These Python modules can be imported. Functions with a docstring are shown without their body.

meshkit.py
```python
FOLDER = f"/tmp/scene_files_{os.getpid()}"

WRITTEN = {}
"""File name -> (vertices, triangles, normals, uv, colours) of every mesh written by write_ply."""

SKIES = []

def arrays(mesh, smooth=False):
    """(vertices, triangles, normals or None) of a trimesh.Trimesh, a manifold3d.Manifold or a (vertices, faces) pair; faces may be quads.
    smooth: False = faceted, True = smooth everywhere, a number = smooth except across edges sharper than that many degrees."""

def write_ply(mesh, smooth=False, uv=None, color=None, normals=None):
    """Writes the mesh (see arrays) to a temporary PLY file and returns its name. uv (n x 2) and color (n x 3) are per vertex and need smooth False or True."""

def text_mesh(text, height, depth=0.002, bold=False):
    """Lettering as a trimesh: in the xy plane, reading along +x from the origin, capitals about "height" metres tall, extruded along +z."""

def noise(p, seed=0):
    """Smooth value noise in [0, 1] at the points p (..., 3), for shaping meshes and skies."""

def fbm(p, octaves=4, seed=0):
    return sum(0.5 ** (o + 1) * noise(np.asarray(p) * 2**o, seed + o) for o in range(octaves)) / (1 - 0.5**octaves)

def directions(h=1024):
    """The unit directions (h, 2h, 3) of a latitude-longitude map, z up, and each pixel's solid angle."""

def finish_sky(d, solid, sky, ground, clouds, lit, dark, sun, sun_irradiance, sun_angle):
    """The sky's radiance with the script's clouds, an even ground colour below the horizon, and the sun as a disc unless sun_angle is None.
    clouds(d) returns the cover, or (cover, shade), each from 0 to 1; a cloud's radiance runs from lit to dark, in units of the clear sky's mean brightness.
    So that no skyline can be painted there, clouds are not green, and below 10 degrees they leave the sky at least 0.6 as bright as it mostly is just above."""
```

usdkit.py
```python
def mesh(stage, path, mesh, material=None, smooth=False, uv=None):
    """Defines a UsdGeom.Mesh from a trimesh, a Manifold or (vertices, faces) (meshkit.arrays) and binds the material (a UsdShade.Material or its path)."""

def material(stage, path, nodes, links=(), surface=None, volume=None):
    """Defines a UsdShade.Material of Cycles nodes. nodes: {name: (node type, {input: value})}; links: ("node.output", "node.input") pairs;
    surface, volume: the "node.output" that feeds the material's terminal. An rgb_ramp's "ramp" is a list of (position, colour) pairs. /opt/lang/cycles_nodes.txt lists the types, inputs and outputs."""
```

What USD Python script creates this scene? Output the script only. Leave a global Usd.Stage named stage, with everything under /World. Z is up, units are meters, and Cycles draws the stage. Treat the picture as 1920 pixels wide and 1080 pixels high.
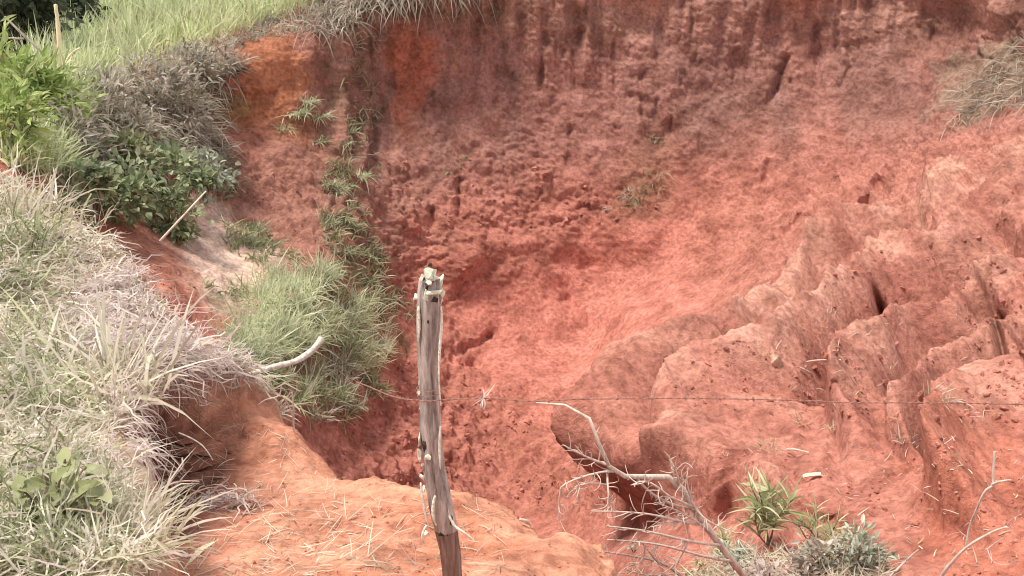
import math
import numpy as np
import shapely
import trimesh
import usdkit
from meshkit import noise, fbm
from pxr import Gf, Sdf, Usd, UsdGeom, UsdLux, UsdShade, Vt
from scipy.interpolate import RBFInterpolator, RegularGridInterpolator

stage = Usd.Stage.CreateInMemory()
UsdGeom.SetStageUpAxis(stage, "Z")
UsdGeom.SetStageMetersPerUnit(stage, 1.0)
world = UsdGeom.Xform.Define(stage, "/World")
UsdGeom.Scope.Define(stage, "/World/Looks")

# ------------------------------------------------------------------ camera, sky, sun, exposure
F = 1968.0                      # focal length in pixels of a 1920 wide picture
PITCH = math.radians(18.0)
EYE = np.array([0.0, 0.0, 1.5])
cam = UsdGeom.Camera.Define(stage, "/World/camera")
cam.CreateHorizontalApertureAttr(36.0)
cam.CreateVerticalApertureAttr(20.25)
cam.CreateFocalLengthAttr(36.0 * F / 1920.0)
cam.CreateClippingRangeAttr(Gf.Vec2f(0.05, 2000.0))
cam.CreateExposureAttr(2.02)
UsdGeom.Xformable(cam).AddTranslateOp().Set(Gf.Vec3d(*EYE))
UsdGeom.Xformable(cam).AddRotateXOp().Set(90.0 - math.degrees(PITCH))

SUN = np.array([-0.40, -0.14, 1.0]); SUN /= np.linalg.norm(SUN)
SUN_EL, SUN_ROT = math.asin(SUN[2]), math.atan2(SUN[0], SUN[1])
sky_mat = usdkit.material(stage, "/World/Looks/sky", {
    "sky": ("sky_texture", {"sky_type": "single_scattering", "sun_disc": False, "sun_elevation": SUN_EL, "sun_rotation": SUN_ROT,
                            "aerosol_density": 2.0}),
    "grey": ("mix", {"mix_type": "mix", "fac": 0.75, "color2": (2.7, 2.62, 2.5)}),
    "bg": ("background_shader", {"strength": 0.095})},
    [("sky.color", "grey.color1"), ("grey.color", "bg.color")], surface="bg.background")
dome = UsdLux.DomeLight.Define(stage, "/World/sky")
UsdShade.MaterialBindingAPI.Apply(dome.GetPrim()).Bind(sky_mat)
dome.GetPrim().SetCustomDataByKey("kind", "structure")
sun = UsdLux.DistantLight.Define(stage, "/World/sun")
sun.CreateNormalizeAttr(True); sun.CreateIntensityAttr(0.36); sun.CreateAngleAttr(12.0)
sun.CreateColorAttr(Gf.Vec3f(1.0, 0.95, 0.88))
rot = Gf.Rotation(Gf.Vec3d(0, 0, 1), Gf.Vec3d(*map(float, SUN)))
UsdGeom.Xformable(sun).AddOrientOp(UsdGeom.XformOp.PrecisionDouble).Set(Gf.Quatd(rot.GetQuat()))

# ------------------------------------------------------------------ helpers
_used = {}


def path_for(name, parent="/World"):
    k = (str(parent), name)
    n = _used.get(k, 0)
    _used[k] = n + 1
    return f"{parent}/{name}" if n == 0 else f"{parent}/{name}_{n:03d}"


def tag(prim, label=None, cat=None, group=None, kind=None):
    for k, v in (("label", label), ("category", cat), ("group", group), ("kind", kind)):
        if v:
            prim.SetCustomDataByKey(k, v)
    return prim


def thing(name, label, cat, loc=(0, 0, 0), group=None):
    x = UsdGeom.Xform.Define(stage, path_for(name))
    x.AddTranslateOp().Set(Gf.Vec3d(*map(float, loc)))
    return tag(x.GetPrim(), label, cat, group)


def hash_(text):
    import zlib
    return zlib.crc32(text.encode())


def put(name, mesh, mat, parent=None, smooth=False, label=None, cat=None, group=None, kind=None, prim=None):
    """One Mesh prim; under a thing its points are taken relative to the thing's base."""
    where = path_for(name, parent.GetPath() if parent is not None else "/World")
    v, f = (mesh.vertices, mesh.faces) if hasattr(mesh, "vertices") else mesh
    v = np.asarray(v, float)
    if parent is not None:
        v = v - base_of(parent)
    m = usdkit.mesh(stage, where, (v, f), mat, smooth)
    if str(mat.GetPath()) in _leafy and not smooth:
        from scipy.sparse import coo_matrix
        from scipy.sparse.csgraph import connected_components
        f_ = np.asarray(f)
        k_ = connected_components(coo_matrix((np.ones(len(f_) * 2), (np.r_[f_[:, 0], f_[:, 1]], np.r_[f_[:, 1], f_[:, 2]])), (len(v), len(v))), directed=False)[1]
        t_ = np.random.default_rng(abs(hash_(where))).uniform(0, 1, k_.max() + 1)[k_]
        prim = {**(prim or {}), "tint": np.repeat(t_[:, None], 3, 1)}
    elif str(mat.GetPath()) in _leafy:
        prim = {"tint": np.full((len(m.GetPointsAttr().Get()), 3), np.random.default_rng(abs(hash_(where))).uniform())}
    for key, val in (prim or {}).items():
        UsdGeom.PrimvarsAPI(m).CreatePrimvar(key, Sdf.ValueTypeNames.Color3fArray, "vertex").Set(Vt.Vec3fArray.FromNumpy(np.asarray(val, np.float32)))
    return tag(m.GetPrim(), label, cat, group, kind)


def base_of(prim):
    return np.array(UsdGeom.Xformable(prim).ComputeLocalToWorldTransform(0).ExtractTranslation()) if prim.GetPath() != Sdf.Path("/World") else np.zeros(3)


def ray(u, v):
    """Direction with unit y-run of the line of sight through photo pixel (u, v) of 1920 x 1080; used to survey where things stand."""
    a, b = (np.asarray(u, float) - 960) / F, (540 - np.asarray(v, float)) / F
    y = math.cos(PITCH) + b * math.sin(PITCH)
    z = -math.sin(PITCH) + b * math.cos(PITCH)
    return np.stack(np.broadcast_arrays(a / y, np.ones_like(y + a), z / y), -1)


def at(u, v, y):
    return EYE + ray(u, v) * np.asarray(y, float)[..., None]


def grid_faces(nu, nv):
    i = np.arange(nu * nv).reshape(nv, nu)
    a, b, c, d = i[:-1, :-1].ravel(), i[:-1, 1:].ravel(), i[1:, 1:].ravel(), i[1:, :-1].ravel()
    return np.vstack([np.stack([a, d, c], 1), np.stack([a, c, b], 1)])


def smoothstep(a, b, x):
    t = np.clip((x - a) / (b - a), 0, 1)
    return t * t * (3 - 2 * t)


def blob(u, v, cu, cv, ru, rv, tilt=0.0):
    """Soft patch, 1 in the middle and 0 outside."""
    c, s = math.cos(math.radians(tilt)), math.sin(math.radians(tilt))
    du, dv = u - cu, v - cv
    p, q = (du * c + dv * s) / ru, (-du * s + dv * c) / rv
    ragged = RAGGED(u, v) if RAGGED is not None else 0.0
    return smoothstep(1.25, 0.65, np.sqrt(p * p + q * q) + ragged)


RAGGED = None


def mixc(base, col, w):
    return base + (np.asarray(col) - base) * w[..., None]


def polydist(u, v, pts):
    """Distance to a polyline, signed (positive on the right hand of its direction), and how far along it 0..1."""
    pts = np.asarray(pts, float)
    best = np.full(np.shape(u), 1e9); sgn = np.zeros(np.shape(u)); along = np.zeros(np.shape(u))
    seg = np.linalg.norm(np.diff(pts, axis=0), axis=1); cum = np.r_[0, np.cumsum(seg)]
    for k in range(len(pts) - 1):
        a, d = pts[k], pts[k + 1] - pts[k]
        t = np.clip(((u - a[0]) * d[0] + (v - a[1]) * d[1]) / (d @ d), 0, 1)
        du, dv = u - a[0] - t * d[0], v - a[1] - t * d[1]
        r = np.hypot(du, dv)
        cl = r < best
        best = np.where(cl, r, best)
        sgn = np.where(cl, np.sign(d[0] * dv - d[1] * du), sgn)
        along = np.where(cl, (cum[k] + t * seg[k]) / cum[-1], along)
    return best, sgn, along


# ------------------------------------------------------------------ materials
def soil_material(name, bump=0.5, fine=1.0, rough=0.95):
    return usdkit.material(stage, f"/World/Looks/{name}", {
        "a": ("attribute", {"attribute": "soil"}),
        "g": ("geometry", {}),
        "n1": ("noise_texture", {"scale": 2.3, "detail": 6.0, "roughness": 0.6}),
        "n2": ("noise_texture", {"scale": 13.0, "detail": 6.0, "roughness": 0.68}),
        "n3": ("noise_texture", {"scale": 95.0, "detail": 3.0, "roughness": 0.7}),
        "r1": ("rgb_ramp", {"ramp": [(0.36, (0.74, 0.70, 0.69)), (0.5, (1, 1, 1)), (0.64, (1.16, 1.22, 1.25))]}),
        "r2": ("rgb_ramp", {"ramp": [(0.40, (0.50, 0.45, 0.45)), (0.46, (0.86, 0.84, 0.84)), (0.53, (1.02, 1.02, 1.02)), (0.60, (1.30, 1.36, 1.40))]}),
        "m1": ("mix", {"mix_type": "multiply", "fac": 1.0}),
        "m2": ("mix", {"mix_type": "multiply", "fac": 0.55}),
        "b1": ("bump", {"strength": bump, "distance": 0.16}),
        "b2": ("bump", {"strength": bump * 0.8 * fine, "distance": 0.035}),
        "p": ("principled_bsdf", {"roughness": rough, "specular_ior_level": 0.15, "diffuse_roughness": 0.6})},
        [("g.position", "n1.vector"), ("g.position", "n2.vector"), ("g.position", "n3.vector"),
         ("n1.fac", "r1.fac"), ("n2.fac", "r2.fac"), ("a.color", "m1.color1"), ("r1.color", "m1.color2"),
         ("m1.color", "m2.color1"), ("r2.color", "m2.color2"), ("m2.color", "p.base_color"),
         ("n2.fac", "b1.height"), ("b1.normal", "b2.normal"), ("n3.fac", "b2.height"), ("b2.normal", "p.normal")], surface="p.BSDF")


_leafy = set()


def leaf_material(name, cols, translucent=0.35, rough=0.55, vary=1.0, level=1.3):
    """Leaf colours differ from blade to blade (per loose piece of the mesh) and in patches."""
    n = len(cols)
    cols = np.asarray(cols, float)
    cols = (cols.mean(0) + (cols - cols.mean(0)) * 1.15) * level * cols[0].mean() / cols.mean()
    _leafy.add(f"/World/Looks/{name}")
    return usdkit.material(stage, f"/World/Looks/{name}", {
        "g": ("geometry", {}), "a": ("attribute", {"attribute": "tint"}),
        "r": ("rgb_ramp", {"ramp": [(k / max(n - 1, 1), c) for k, c in enumerate(cols)]}),
        "n": ("noise_texture", {"scale": 1.7, "detail": 3.0}),
        "nr": ("rgb_ramp", {"ramp": [(0.32, (0.72, 0.72, 0.72)), (0.68, (1.25, 1.25, 1.25))]}),
        "m": ("mix", {"mix_type": "multiply", "fac": vary}),
        "p": ("principled_bsdf", {"roughness": rough, "specular_ior_level": 0.3}),
        "t": ("translucent_bsdf", {}),
        "mx": ("mix_closure", {"fac": translucent})},
        [("a.fac", "r.fac"), ("g.position", "n.vector"), ("n.fac", "nr.fac"), ("r.color", "m.color1"), ("nr.color", "m.color2"),
         ("m.color", "p.base_color"), ("m.color", "t.color"), ("p.BSDF", "mx.closure1"), ("t.BSDF", "mx.closure2")], surface="mx.closure")


def wood_material(name, dark, light, scale=30.0, bump=0.5, stretch=0.15):
    return usdkit.material(stage, f"/World/Looks/{name}", {
        "c": ("texture_coordinate", {}),
        "mp": ("mapping", {"mapping_type": "point", "scale": (1, 1, stretch)}),
        "n": ("noise_texture", {"scale": scale, "detail": 7.0, "roughness": 0.65, "distortion": 0.4}),
        "r": ("rgb_ramp", {"ramp": [(0.3, dark), (0.62, light)]}),
        "b": ("bump", {"strength": bump, "distance": 0.010}),
        "p": ("principled_bsdf", {"roughness": 0.85, "specular_ior_level": 0.2})},
        [("c.object", "mp.vector"), ("mp.vector", "n.vector"), ("n.fac", "r.fac"), ("r.color", "p.base_color"), ("n.fac", "b.height"), ("b.normal", "p.normal")],
        surface="p.BSDF")


M = {
    "soil": soil_material("red_soil", 0.6),
    "ledge": soil_material("orange_soil", 0.5),
    "clod": soil_material("clod_soil", 0.6),
    "straw": leaf_material("straw", [(0.46, 0.39, 0.28), (0.68, 0.61, 0.47), (0.84, 0.78, 0.64), (0.76, 0.69, 0.55), (0.56, 0.55, 0.32)], 0.45, vary=0.7, level=1.28),
    "pinkstraw": leaf_material("pink_straw", [(0.46, 0.36, 0.31), (0.72, 0.61, 0.55), (0.84, 0.75, 0.69), (0.64, 0.52, 0.46)], 0.45, vary=0.7, level=1.28),
    "greystraw": leaf_material("grey_straw", [(0.30, 0.25, 0.18), (0.56, 0.49, 0.39), (0.76, 0.69, 0.57), (0.44, 0.44, 0.28)], 0.4),
    "dullgrass": leaf_material("dull_grass", [(0.20, 0.23, 0.10), (0.36, 0.38, 0.20), (0.52, 0.50, 0.33), (0.28, 0.31, 0.14)], 0.3),
    "lightgrass": leaf_material("light_grass", [(0.40, 0.46, 0.22), (0.56, 0.61, 0.34), (0.72, 0.73, 0.48), (0.46, 0.52, 0.26)], 0.4),
    "bushgreen": leaf_material("bush_green", [(0.36, 0.41, 0.23), (0.54, 0.58, 0.36), (0.70, 0.71, 0.52), (0.44, 0.49, 0.29)], 0.5),
    "brightleaf": leaf_material("bright_leaf", [(0.22, 0.31, 0.08), (0.40, 0.50, 0.15), (0.54, 0.60, 0.26)], 0.4),
    "darkleaf": leaf_material("dark_leaf", [(0.06, 0.08, 0.04), (0.13, 0.16, 0.08), (0.24, 0.27, 0.16)], 0.3),
    "midleaf": leaf_material("mid_leaf", [(0.20, 0.25, 0.12), (0.36, 0.42, 0.22), (0.56, 0.60, 0.38)], 0.35),
    "greyleaf": leaf_material("grey_leaf", [(0.26, 0.30, 0.20), (0.42, 0.46, 0.34), (0.60, 0.62, 0.50)], 0.3),
    "spikeleaf": leaf_material("spike_leaf", [(0.32, 0.37, 0.16), (0.50, 0.54, 0.28), (0.66, 0.66, 0.42)], 0.35),
    "bigleaf": leaf_material("big_leaf", [(0.26, 0.28, 0.12), (0.38, 0.40, 0.19), (0.50, 0.50, 0.29)], 0.45, 0.45),
    "twig": wood_material("pale_twig", (0.36, 0.27, 0.21), (0.66, 0.53, 0.44), 40),
    "greytwig": wood_material("grey_twig", (0.30, 0.23, 0.19), (0.55, 0.45, 0.38), 40),
    "stem": wood_material("brown_stem", (0.10, 0.065, 0.045), (0.24, 0.16, 0.12), 40),
    "bone": wood_material("bleached_wood", (0.30, 0.24, 0.19), (0.66, 0.59, 0.50), 40, 0.9),
    "chip": wood_material("cut_wood", (0.62, 0.48, 0.28), (0.80, 0.66, 0.44), 25),
    "post": wood_material("weathered_post", (0.11, 0.085, 0.072), (0.46, 0.375, 0.33), 45, 1.0, 0.16),
    "postdark": wood_material("damp_post", (0.07, 0.045, 0.036), (0.27, 0.17, 0.135), 60, 1.0, 0.07),
    "lichen": wood_material("pale_bark", (0.42, 0.36, 0.27), (0.80, 0.75, 0.62), 60, 0.8, 1.0),
    "lichengreen": wood_material("lichen", (0.30, 0.32, 0.22), (0.70, 0.70, 0.55), 60, 0.8, 1.0),
    "hole": wood_material("dark_wood", (0.015, 0.010, 0.008), (0.06, 0.04, 0.03), 60, 0.8, 1.0),
    "rust": wood_material("rusty_wire", (0.16, 0.075, 0.055), (0.36, 0.18, 0.135), 80, 0.4, 1.0),
    "stone": wood_material("pale_stone", (0.36, 0.22, 0.15), (0.55, 0.37, 0.27), 14, 0.6, 1.0),
}

# ------------------------------------------------------------------ the gully: far wall, floor and right bank as one sheet
CTRL = np.array([
    (-700,-300,44),(-300,-300,44),(300,-300,42),(900,-300,38),(1500,-300,36),(2000,-300,32),(2650,-300,28),(-700,-520,60),(1000,-520,55),(2650,-520,45),
    (-300,0,27),(0,0,27),(100,0,27),(300,0,24),(420,30,22.2),(520,10,22),(600,-20,22),
    (700,-60,21.9),(900,-110,22.2),(1200,-110,22.6),(1500,-110,22.3),(1750,-110,21.2),(1920,-110,19.6),(2300,-110,16.5),(900,20,21.9),(1200,20,22.3),(1500,20,22.0),(1750,20,20.9),
    (440,75,20),(500,60,20.2),(570,60,20.4),(-300,120,15),(0,120,17.5),(100,100,20),(200,100,20.6),(300,100,20.6),(380,90,20.2),
    (650,150,20.7),(800,150,21.5),(1000,150,21.6),(1200,150,21.8),(1500,150,21.5),(1700,150,20.4),(1850,150,18.8),(1920,150,17.8),(2300,150,15),
    (280,140,18.6),(150,190,16.6),(60,260,14),(-300,250,11.5),
    (430,200,19),(550,200,19.4),(300,220,17.2),(200,250,15.8),
    (450,300,18.2),(550,300,18.5),(350,300,16.6),(200,330,14.8),(80,320,12.8),(0,320,12),(-300,320,10.5),
    (700,300,20),(850,300,20.6),(1000,300,20.9),(1200,300,20.9),(1450,300,20.3),(1650,300,18.9),(1800,300,17),(1920,300,15.4),(2300,300,13),
    (450,400,17),(560,400,17.4),(640,400,17.7),(380,390,16.2),(280,430,14.6),(170,420,13),(0,450,11.5),
    (700,430,18.5),(850,430,19.5),(1000,430,20.0),(1200,430,20.0),(1400,430,19),(1550,430,17.2),(1700,430,15.2),(1920,430,13),(2300,430,11),
    (350,460,14.7),(450,500,14.8),(520,520,14.9),(600,500,15.6),(400,560,13.3),(300,500,13.1),
    (720,560,17.6),(850,560,19),(1000,560,19.3),(1200,560,18.9),(1330,560,17.2),(1450,560,14.6),(1600,560,13.3),(1750,560,12.3),(1920,560,11.1),(2300,560,8),
    (330,600,11.9),(420,630,12.3),(550,600,13.7),(650,600,15.4),
    (700,700,14.7),(850,700,17.3),(1000,700,17.6),(1150,700,16.4),(1230,700,13.2),(1350,700,11.6),(1500,700,11),(1700,700,10.3),(1920,700,9.4),(2300,700,7),
    (450,720,11.3),(600,720,13),(500,850,10.4),(600,820,12),(300,800,9.6),(0,700,9),(0,1080,7.4),(-700,700,8.5),
    (650,820,12.7),(800,820,14.5),(1000,820,15.6),(1120,820,14.2),(1180,820,11.4),(1300,820,9.9),(1500,820,8.9),(1700,820,8.2),(1920,820,7.4),
    (650,900,11.8),(1000,900,14.3),(1100,900,12.8),(1250,900,8.9),(1500,900,7.7),(1700,900,7.2),(1920,900,6.5),(2400,900,5.8),
    (650,1000,10.8),(1000,1000,12.6),(1150,1000,10.4),(1250,1000,7.8),(1450,1000,6.6),(1700,1000,6.1),(1920,1000,5.6),
    (650,1080,11.2),(1000,1080,11.4),(1200,1080,8),(1450,1080,5.8),(1700,1080,5.4),(1920,1080,5),
    (600,1350,9.5),(1000,1350,9.5),(1450,1350,4.6),(1920,1350,4.2),(2400,1350,3.9),(-700,1200,7),
], float)
_rbf = RBFInterpolator(CTRL[:, :2] / 300.0, np.log(CTRL[:, 2]), kernel="thin_plate_spline", smoothing=0.002)
GU = np.r_[np.linspace(-700, -60, 40), np.arange(-50, 1971, 2.6), np.linspace(1980, 2650, 60)]
GV = np.r_[np.linspace(-520, -60, 40), np.arange(-50, 1111, 2.6), np.linspace(1120, 1400, 30)]
cu, cv = np.linspace(-700, 2650, 120), np.linspace(-520, 1400, 80)
coarse = _rbf(np.stack(np.meshgrid(cu, cv), -1).reshape(-1, 2) / 300.0).reshape(80, 120)
U, V = np.meshgrid(GU, GV)
Y = np.exp(RegularGridInterpolator((cv, cu), coarse, method="cubic")(np.stack([V, U], -1).reshape(-1, 2))).reshape(U.shape)
P0 = at(U, V, Y)
# wander of the lines, so that crests and cracks are not smooth curves
wu = (fbm(P0 * 0.9, 3, 3) - 0.5) * 85 + (fbm(P0 * 3.0, 3, 13) - 0.5) * 18
wv = (fbm(P0 * 0.9, 3, 7) - 0.5) * 85 + (fbm(P0 * 3.0, 3, 17) - 0.5) * 18
Uw, Vw = U + wu, V + wv

# erosion ribs on the right bank: (crest, height at its lower and upper end, hollow behind it, width below, width behind)
RIDGE = 1.6
RIBS = [
    ([(1165,860),(1205,780),(1245,700),(1330,640),(1420,580),(1520,500),(1650,420),(1800,345),(1920,300),(2150,230)], 0.75, 0.40, 62, 30),
    ([(1265,805),(1310,755),(1400,690),(1480,645),(1580,570),(1680,490),(1800,425),(1980,350)], 0.60, 0.35, 55, 34),
    ([(1420,640),(1500,575),(1580,500),(1700,410)], 0.25, 0.2, 30, 26),
    ([(1560,775),(1610,710),(1690,640),(1780,590),(1850,550),(1980,470)], 0.60, 0.40, 52, 32),
    ([(1680,800),(1740,725),(1820,670),(1900,630),(1990,590)], 0.36, 0.3, 45, 30),
    ([(1260,880),(1300,825),(1350,797),(1420,780),(1500,782),(1590,812)], 0.38, 0.15, 85, 26),
    ([(1780,890),(1815,800),(1880,765),(1990,735)], 0.50, 0.45, 60, 34),
    ([(1225,905),(1260,880),(1330,868),(1430,890),(1510,935)], 0.26, 0.2, 75, 30),
    ([(820,530),(880,495),(980,455),(1090,435),(1200,400)], 0.14, 0.06, 45, 40),
]
dY = np.zeros_like(Y)
crest = np.zeros_like(Y)
_cy = RegularGridInterpolator((cv, cu), np.exp(coarse), bounds_error=False, fill_value=None)
ridge = np.zeros_like(Y)
for pts, h0, h1, wb, wk in RIBS:
    pts = np.asarray(pts, float)
    hs = np.linspace(h0, h1, len(pts)) * RIDGE
    pts = pts + np.stack([0 * hs, 0.50 * hs * F / _cy(pts[:, ::-1])], 1)      # the ridge rises off the slope, so its foot line lies lower
    d, sg, t = polydist(Uw, Vw, pts)
    ends = smoothstep(1.0, 0.90, t) * smoothstep(0.0, 0.10, t)
    s = d * sg                                   # + below the crest, - behind it
    w_ = np.where(s > 0, 0.66 * wb, 0.8 * wk)
    prof = 1 / (1 + (np.abs(s) / w_) ** 1.7)
    hh = (h0 + (h1 - h0) * t) * ends
    ridge = np.maximum(ridge, RIDGE * hh * prof * np.exp(-(np.abs(s) / (2.8 * w_)) ** 2)) + 0.2 * np.minimum(ridge, RIDGE * hh * prof)
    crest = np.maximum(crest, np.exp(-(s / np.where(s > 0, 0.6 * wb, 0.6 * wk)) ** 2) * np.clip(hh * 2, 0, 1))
for pts, dp, w_ in (([(1230,850),(1300,770),(1375,695),(1455,645),(1570,560),(1700,460),(1800,395)], 0.36, 20), ([(1490,790),(1580,700),(1680,605),(1800,525),(1940,440)], 0.36, 22),
                    ([(1660,810),(1725,725),(1805,655),(1910,590)], 0.30, 18), ([(1400,640),(1480,590),(1560,520)], 0.2, 14), ([(1740,870),(1800,790),(1860,740),(1960,690)], 0.4, 24)):
    d, sg, t = polydist(Uw, Vw, pts)
    ridge -= 1.9 * dp * np.exp(-(d / w_) ** 2) * smoothstep(1, 0.85, t) * smoothstep(0, 0.12, t)
# hollows and cracks: (line, depth, half width)
CRACKS = [
    ([(1650,335),(1625,365),(1590,410),(1560,450),(1535,485)], 0.45, 9), ([(1508,400),(1480,440),(1452,490)], 0.30, 8),
    ([(1470,110),(1462,150),(1440,186)], 0.45, 8), ([(1590,85),(1600,120),(1580,165)], 0.3, 8), ([(1530,95),(1540,160)], 0.25, 9),
    ([(1750,60),(1745,80)], 0.35, 7), ([(1570,330),(1566,342)], 0.5, 9), ([(1440,305),(1432,330)], 0.3, 7),
    ([(860,330),(857,395)], 0.5, 8), ([(806,395),(810,415)], 0.5, 9), ([(1655,605),(1690,602),(1720,588)], 0.9, 11),
    ([(1290,720),(1345,675),(1400,635),(1440,612)], 0.35, 16), 
    ([(1850,830),(1920,800),(2000,780)], 0.8, 26), ([(1600,760),(1660,690),(1720,640)], 0.3, 18),
    ([(1190,965),(1260,970),(1340,1005)], 0.9, 60), ([(1400,940),(1480,940)], 0.3, 30), ([(1390,985),(1480,990),(1560,985)], 0.5, 34), 
    ([(1890,620),(1880,690),(1890,720)], 0.35, 9), 
    ([(390,370),(400,400)], 0.7, 22), ([(870,660),(915,630)], 0.2, 9), ([(925,620),(880,700)], 0.2, 14), ([(1060,560),(1085,620)], 0.15, 14),
    ([(720,60),(735,160)], 0.35, 12), ([(770,20),(765,120)], 0.35, 16), ([(925,140),(925,205)], 0.2, 9), ([(1380,20),(1385,130)], 0.35, 28),
    ([(715,180),(722,290)], 0.3, 9), ([(690,40),(700,330)], 0.25, 10), ([(1190,185),(1225,200)], 0.2, 8), ([(1250,235),(1228,270)], 0.2, 10),
    ([(1290,100),(1330,190)], 0.15, 10), ([(1090,60),(1083,80)], 0.3, 7), ([(1022,60),(1024,85)], 0.3, 6), ([(1100,850),(1150,870)], 0.3, 10),
]
crk = np.zeros_like(Y)
for pts, dep, w in CRACKS:
    d, sg, t = polydist(U + 0.35 * wu, V + 0.35 * wv, pts)
    g = np.exp(-(d / w) ** 2)
    if max(p_[1] for p_ in pts) < 440:
        dep = dep * 0.5
        g = g * smoothstep(0.35, 0.6, 0.25 + fbm(P0 * 2.2, 3, 19))
    dY += dep * g
    crk = np.maximum(crk, g * min(1, dep * 2))
Y = Y + dY
P0 = at(U, V, Y)


def unit_(a):
    return a / np.maximum(np.linalg.norm(a, axis=-1, keepdims=True), 1e-9)


def normals_of(P):
    n = np.cross(np.gradient(P, axis=1), np.gradient(P, axis=0))
    n /= np.maximum(np.linalg.norm(n, axis=-1, keepdims=True), 1e-9)
    return np.where((np.sum(n * (EYE - P), -1) < 0)[..., None], -n, n)


Q = at(U, V, np.exp(RegularGridInterpolator((cv, cu), coarse, method="cubic")(np.stack([V, U], -1).reshape(-1, 2))).reshape(U.shape))
N0 = normals_of(Q)

_rag = (fbm(Q * 1.6, 5, 5) - 0.5) * 1.7
RAGGED = lambda u, v: _rag
# patches of different ground (places on the slope)
rough = np.maximum.reduce([0.62 * blob(U, V, 870, 340, 190, 110, -15), 0.6 * blob(U, V, 850, 800, 240, 120, 10), blob(U, V, 1080, 890, 120, 90),
                           0.55 * blob(U, V, 1700, 560, 300, 260, -35), blob(U, V, 1050, 400, 200, 40, -10) * 0.7, 0.8 * blob(U, V, 540, 390, 90, 80),
                           0.7 * blob(U, V, 1650, 930, 200, 80), 0.5 * blob(U, V, 880, 620, 60, 110), 0.9 * blob(U, V, 740, 470, 90, 130)])
smooth_talus = blob(U, V, 1120, 590, 250, 150, -20)
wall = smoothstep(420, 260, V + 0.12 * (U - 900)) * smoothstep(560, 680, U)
flute_zone = smoothstep(260, 60, V) * smoothstep(560, 640, U) + 0.8 * blob(U, V, 660, 180, 80, 200)
orange_niche = blob(U, V, 510, 150, 85, 110)

X, Z = Q[..., 0], Q[..., 2]
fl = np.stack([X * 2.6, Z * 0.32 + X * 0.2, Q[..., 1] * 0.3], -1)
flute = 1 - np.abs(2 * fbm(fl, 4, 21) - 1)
diag = np.stack([Z * 1.5 - X * 0.75 - Q[..., 1] * 0.2, (X * 0.9 + Z * 0.45) * 0.28, Q[..., 1] * 0.15], -1)
streak = fbm(diag * 1.2, 3, 33) - 0.5
big = fbm(Q * 0.7, 3, 41) - 0.5
mid = fbm(Q * 2.4, 4, 43) - 0.5
lump = np.abs(2 * fbm(Q * 4.2, 4, 47) - 1)
fine = fbm(Q * 11, 3, 53) - 0.5
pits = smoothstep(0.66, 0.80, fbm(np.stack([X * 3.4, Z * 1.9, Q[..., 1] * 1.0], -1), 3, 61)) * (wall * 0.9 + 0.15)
right_ = smoothstep(1250, 1500, U + 0.4 * (V - 500)) * (1 - wall)
disp = (0.45 * big + 0.26 * mid * (1 - 0.55 * smooth_talus) + (0.05 + 0.05 * right_ + 0.22 * rough) * (lump - 0.4) * (1 - 0.8 * smooth_talus)
        + 0.34 * np.clip(flute_zone, 0, 1) * (flute - 0.6) + 0.08 * fine * (0.6 + rough) * (1 - 0.4 * smooth_talus) - 0.09 * pits)
right = smoothstep(1250, 1500, U + 0.4 * (V - 500)) * (1 - wall)
crease = np.abs(2 * fbm(Q * 1.5 + 5, 4, 141) - 1)
chunk = np.abs(2 * fbm(Q * 3.1 + 2, 3, 143) - 1)
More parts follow.
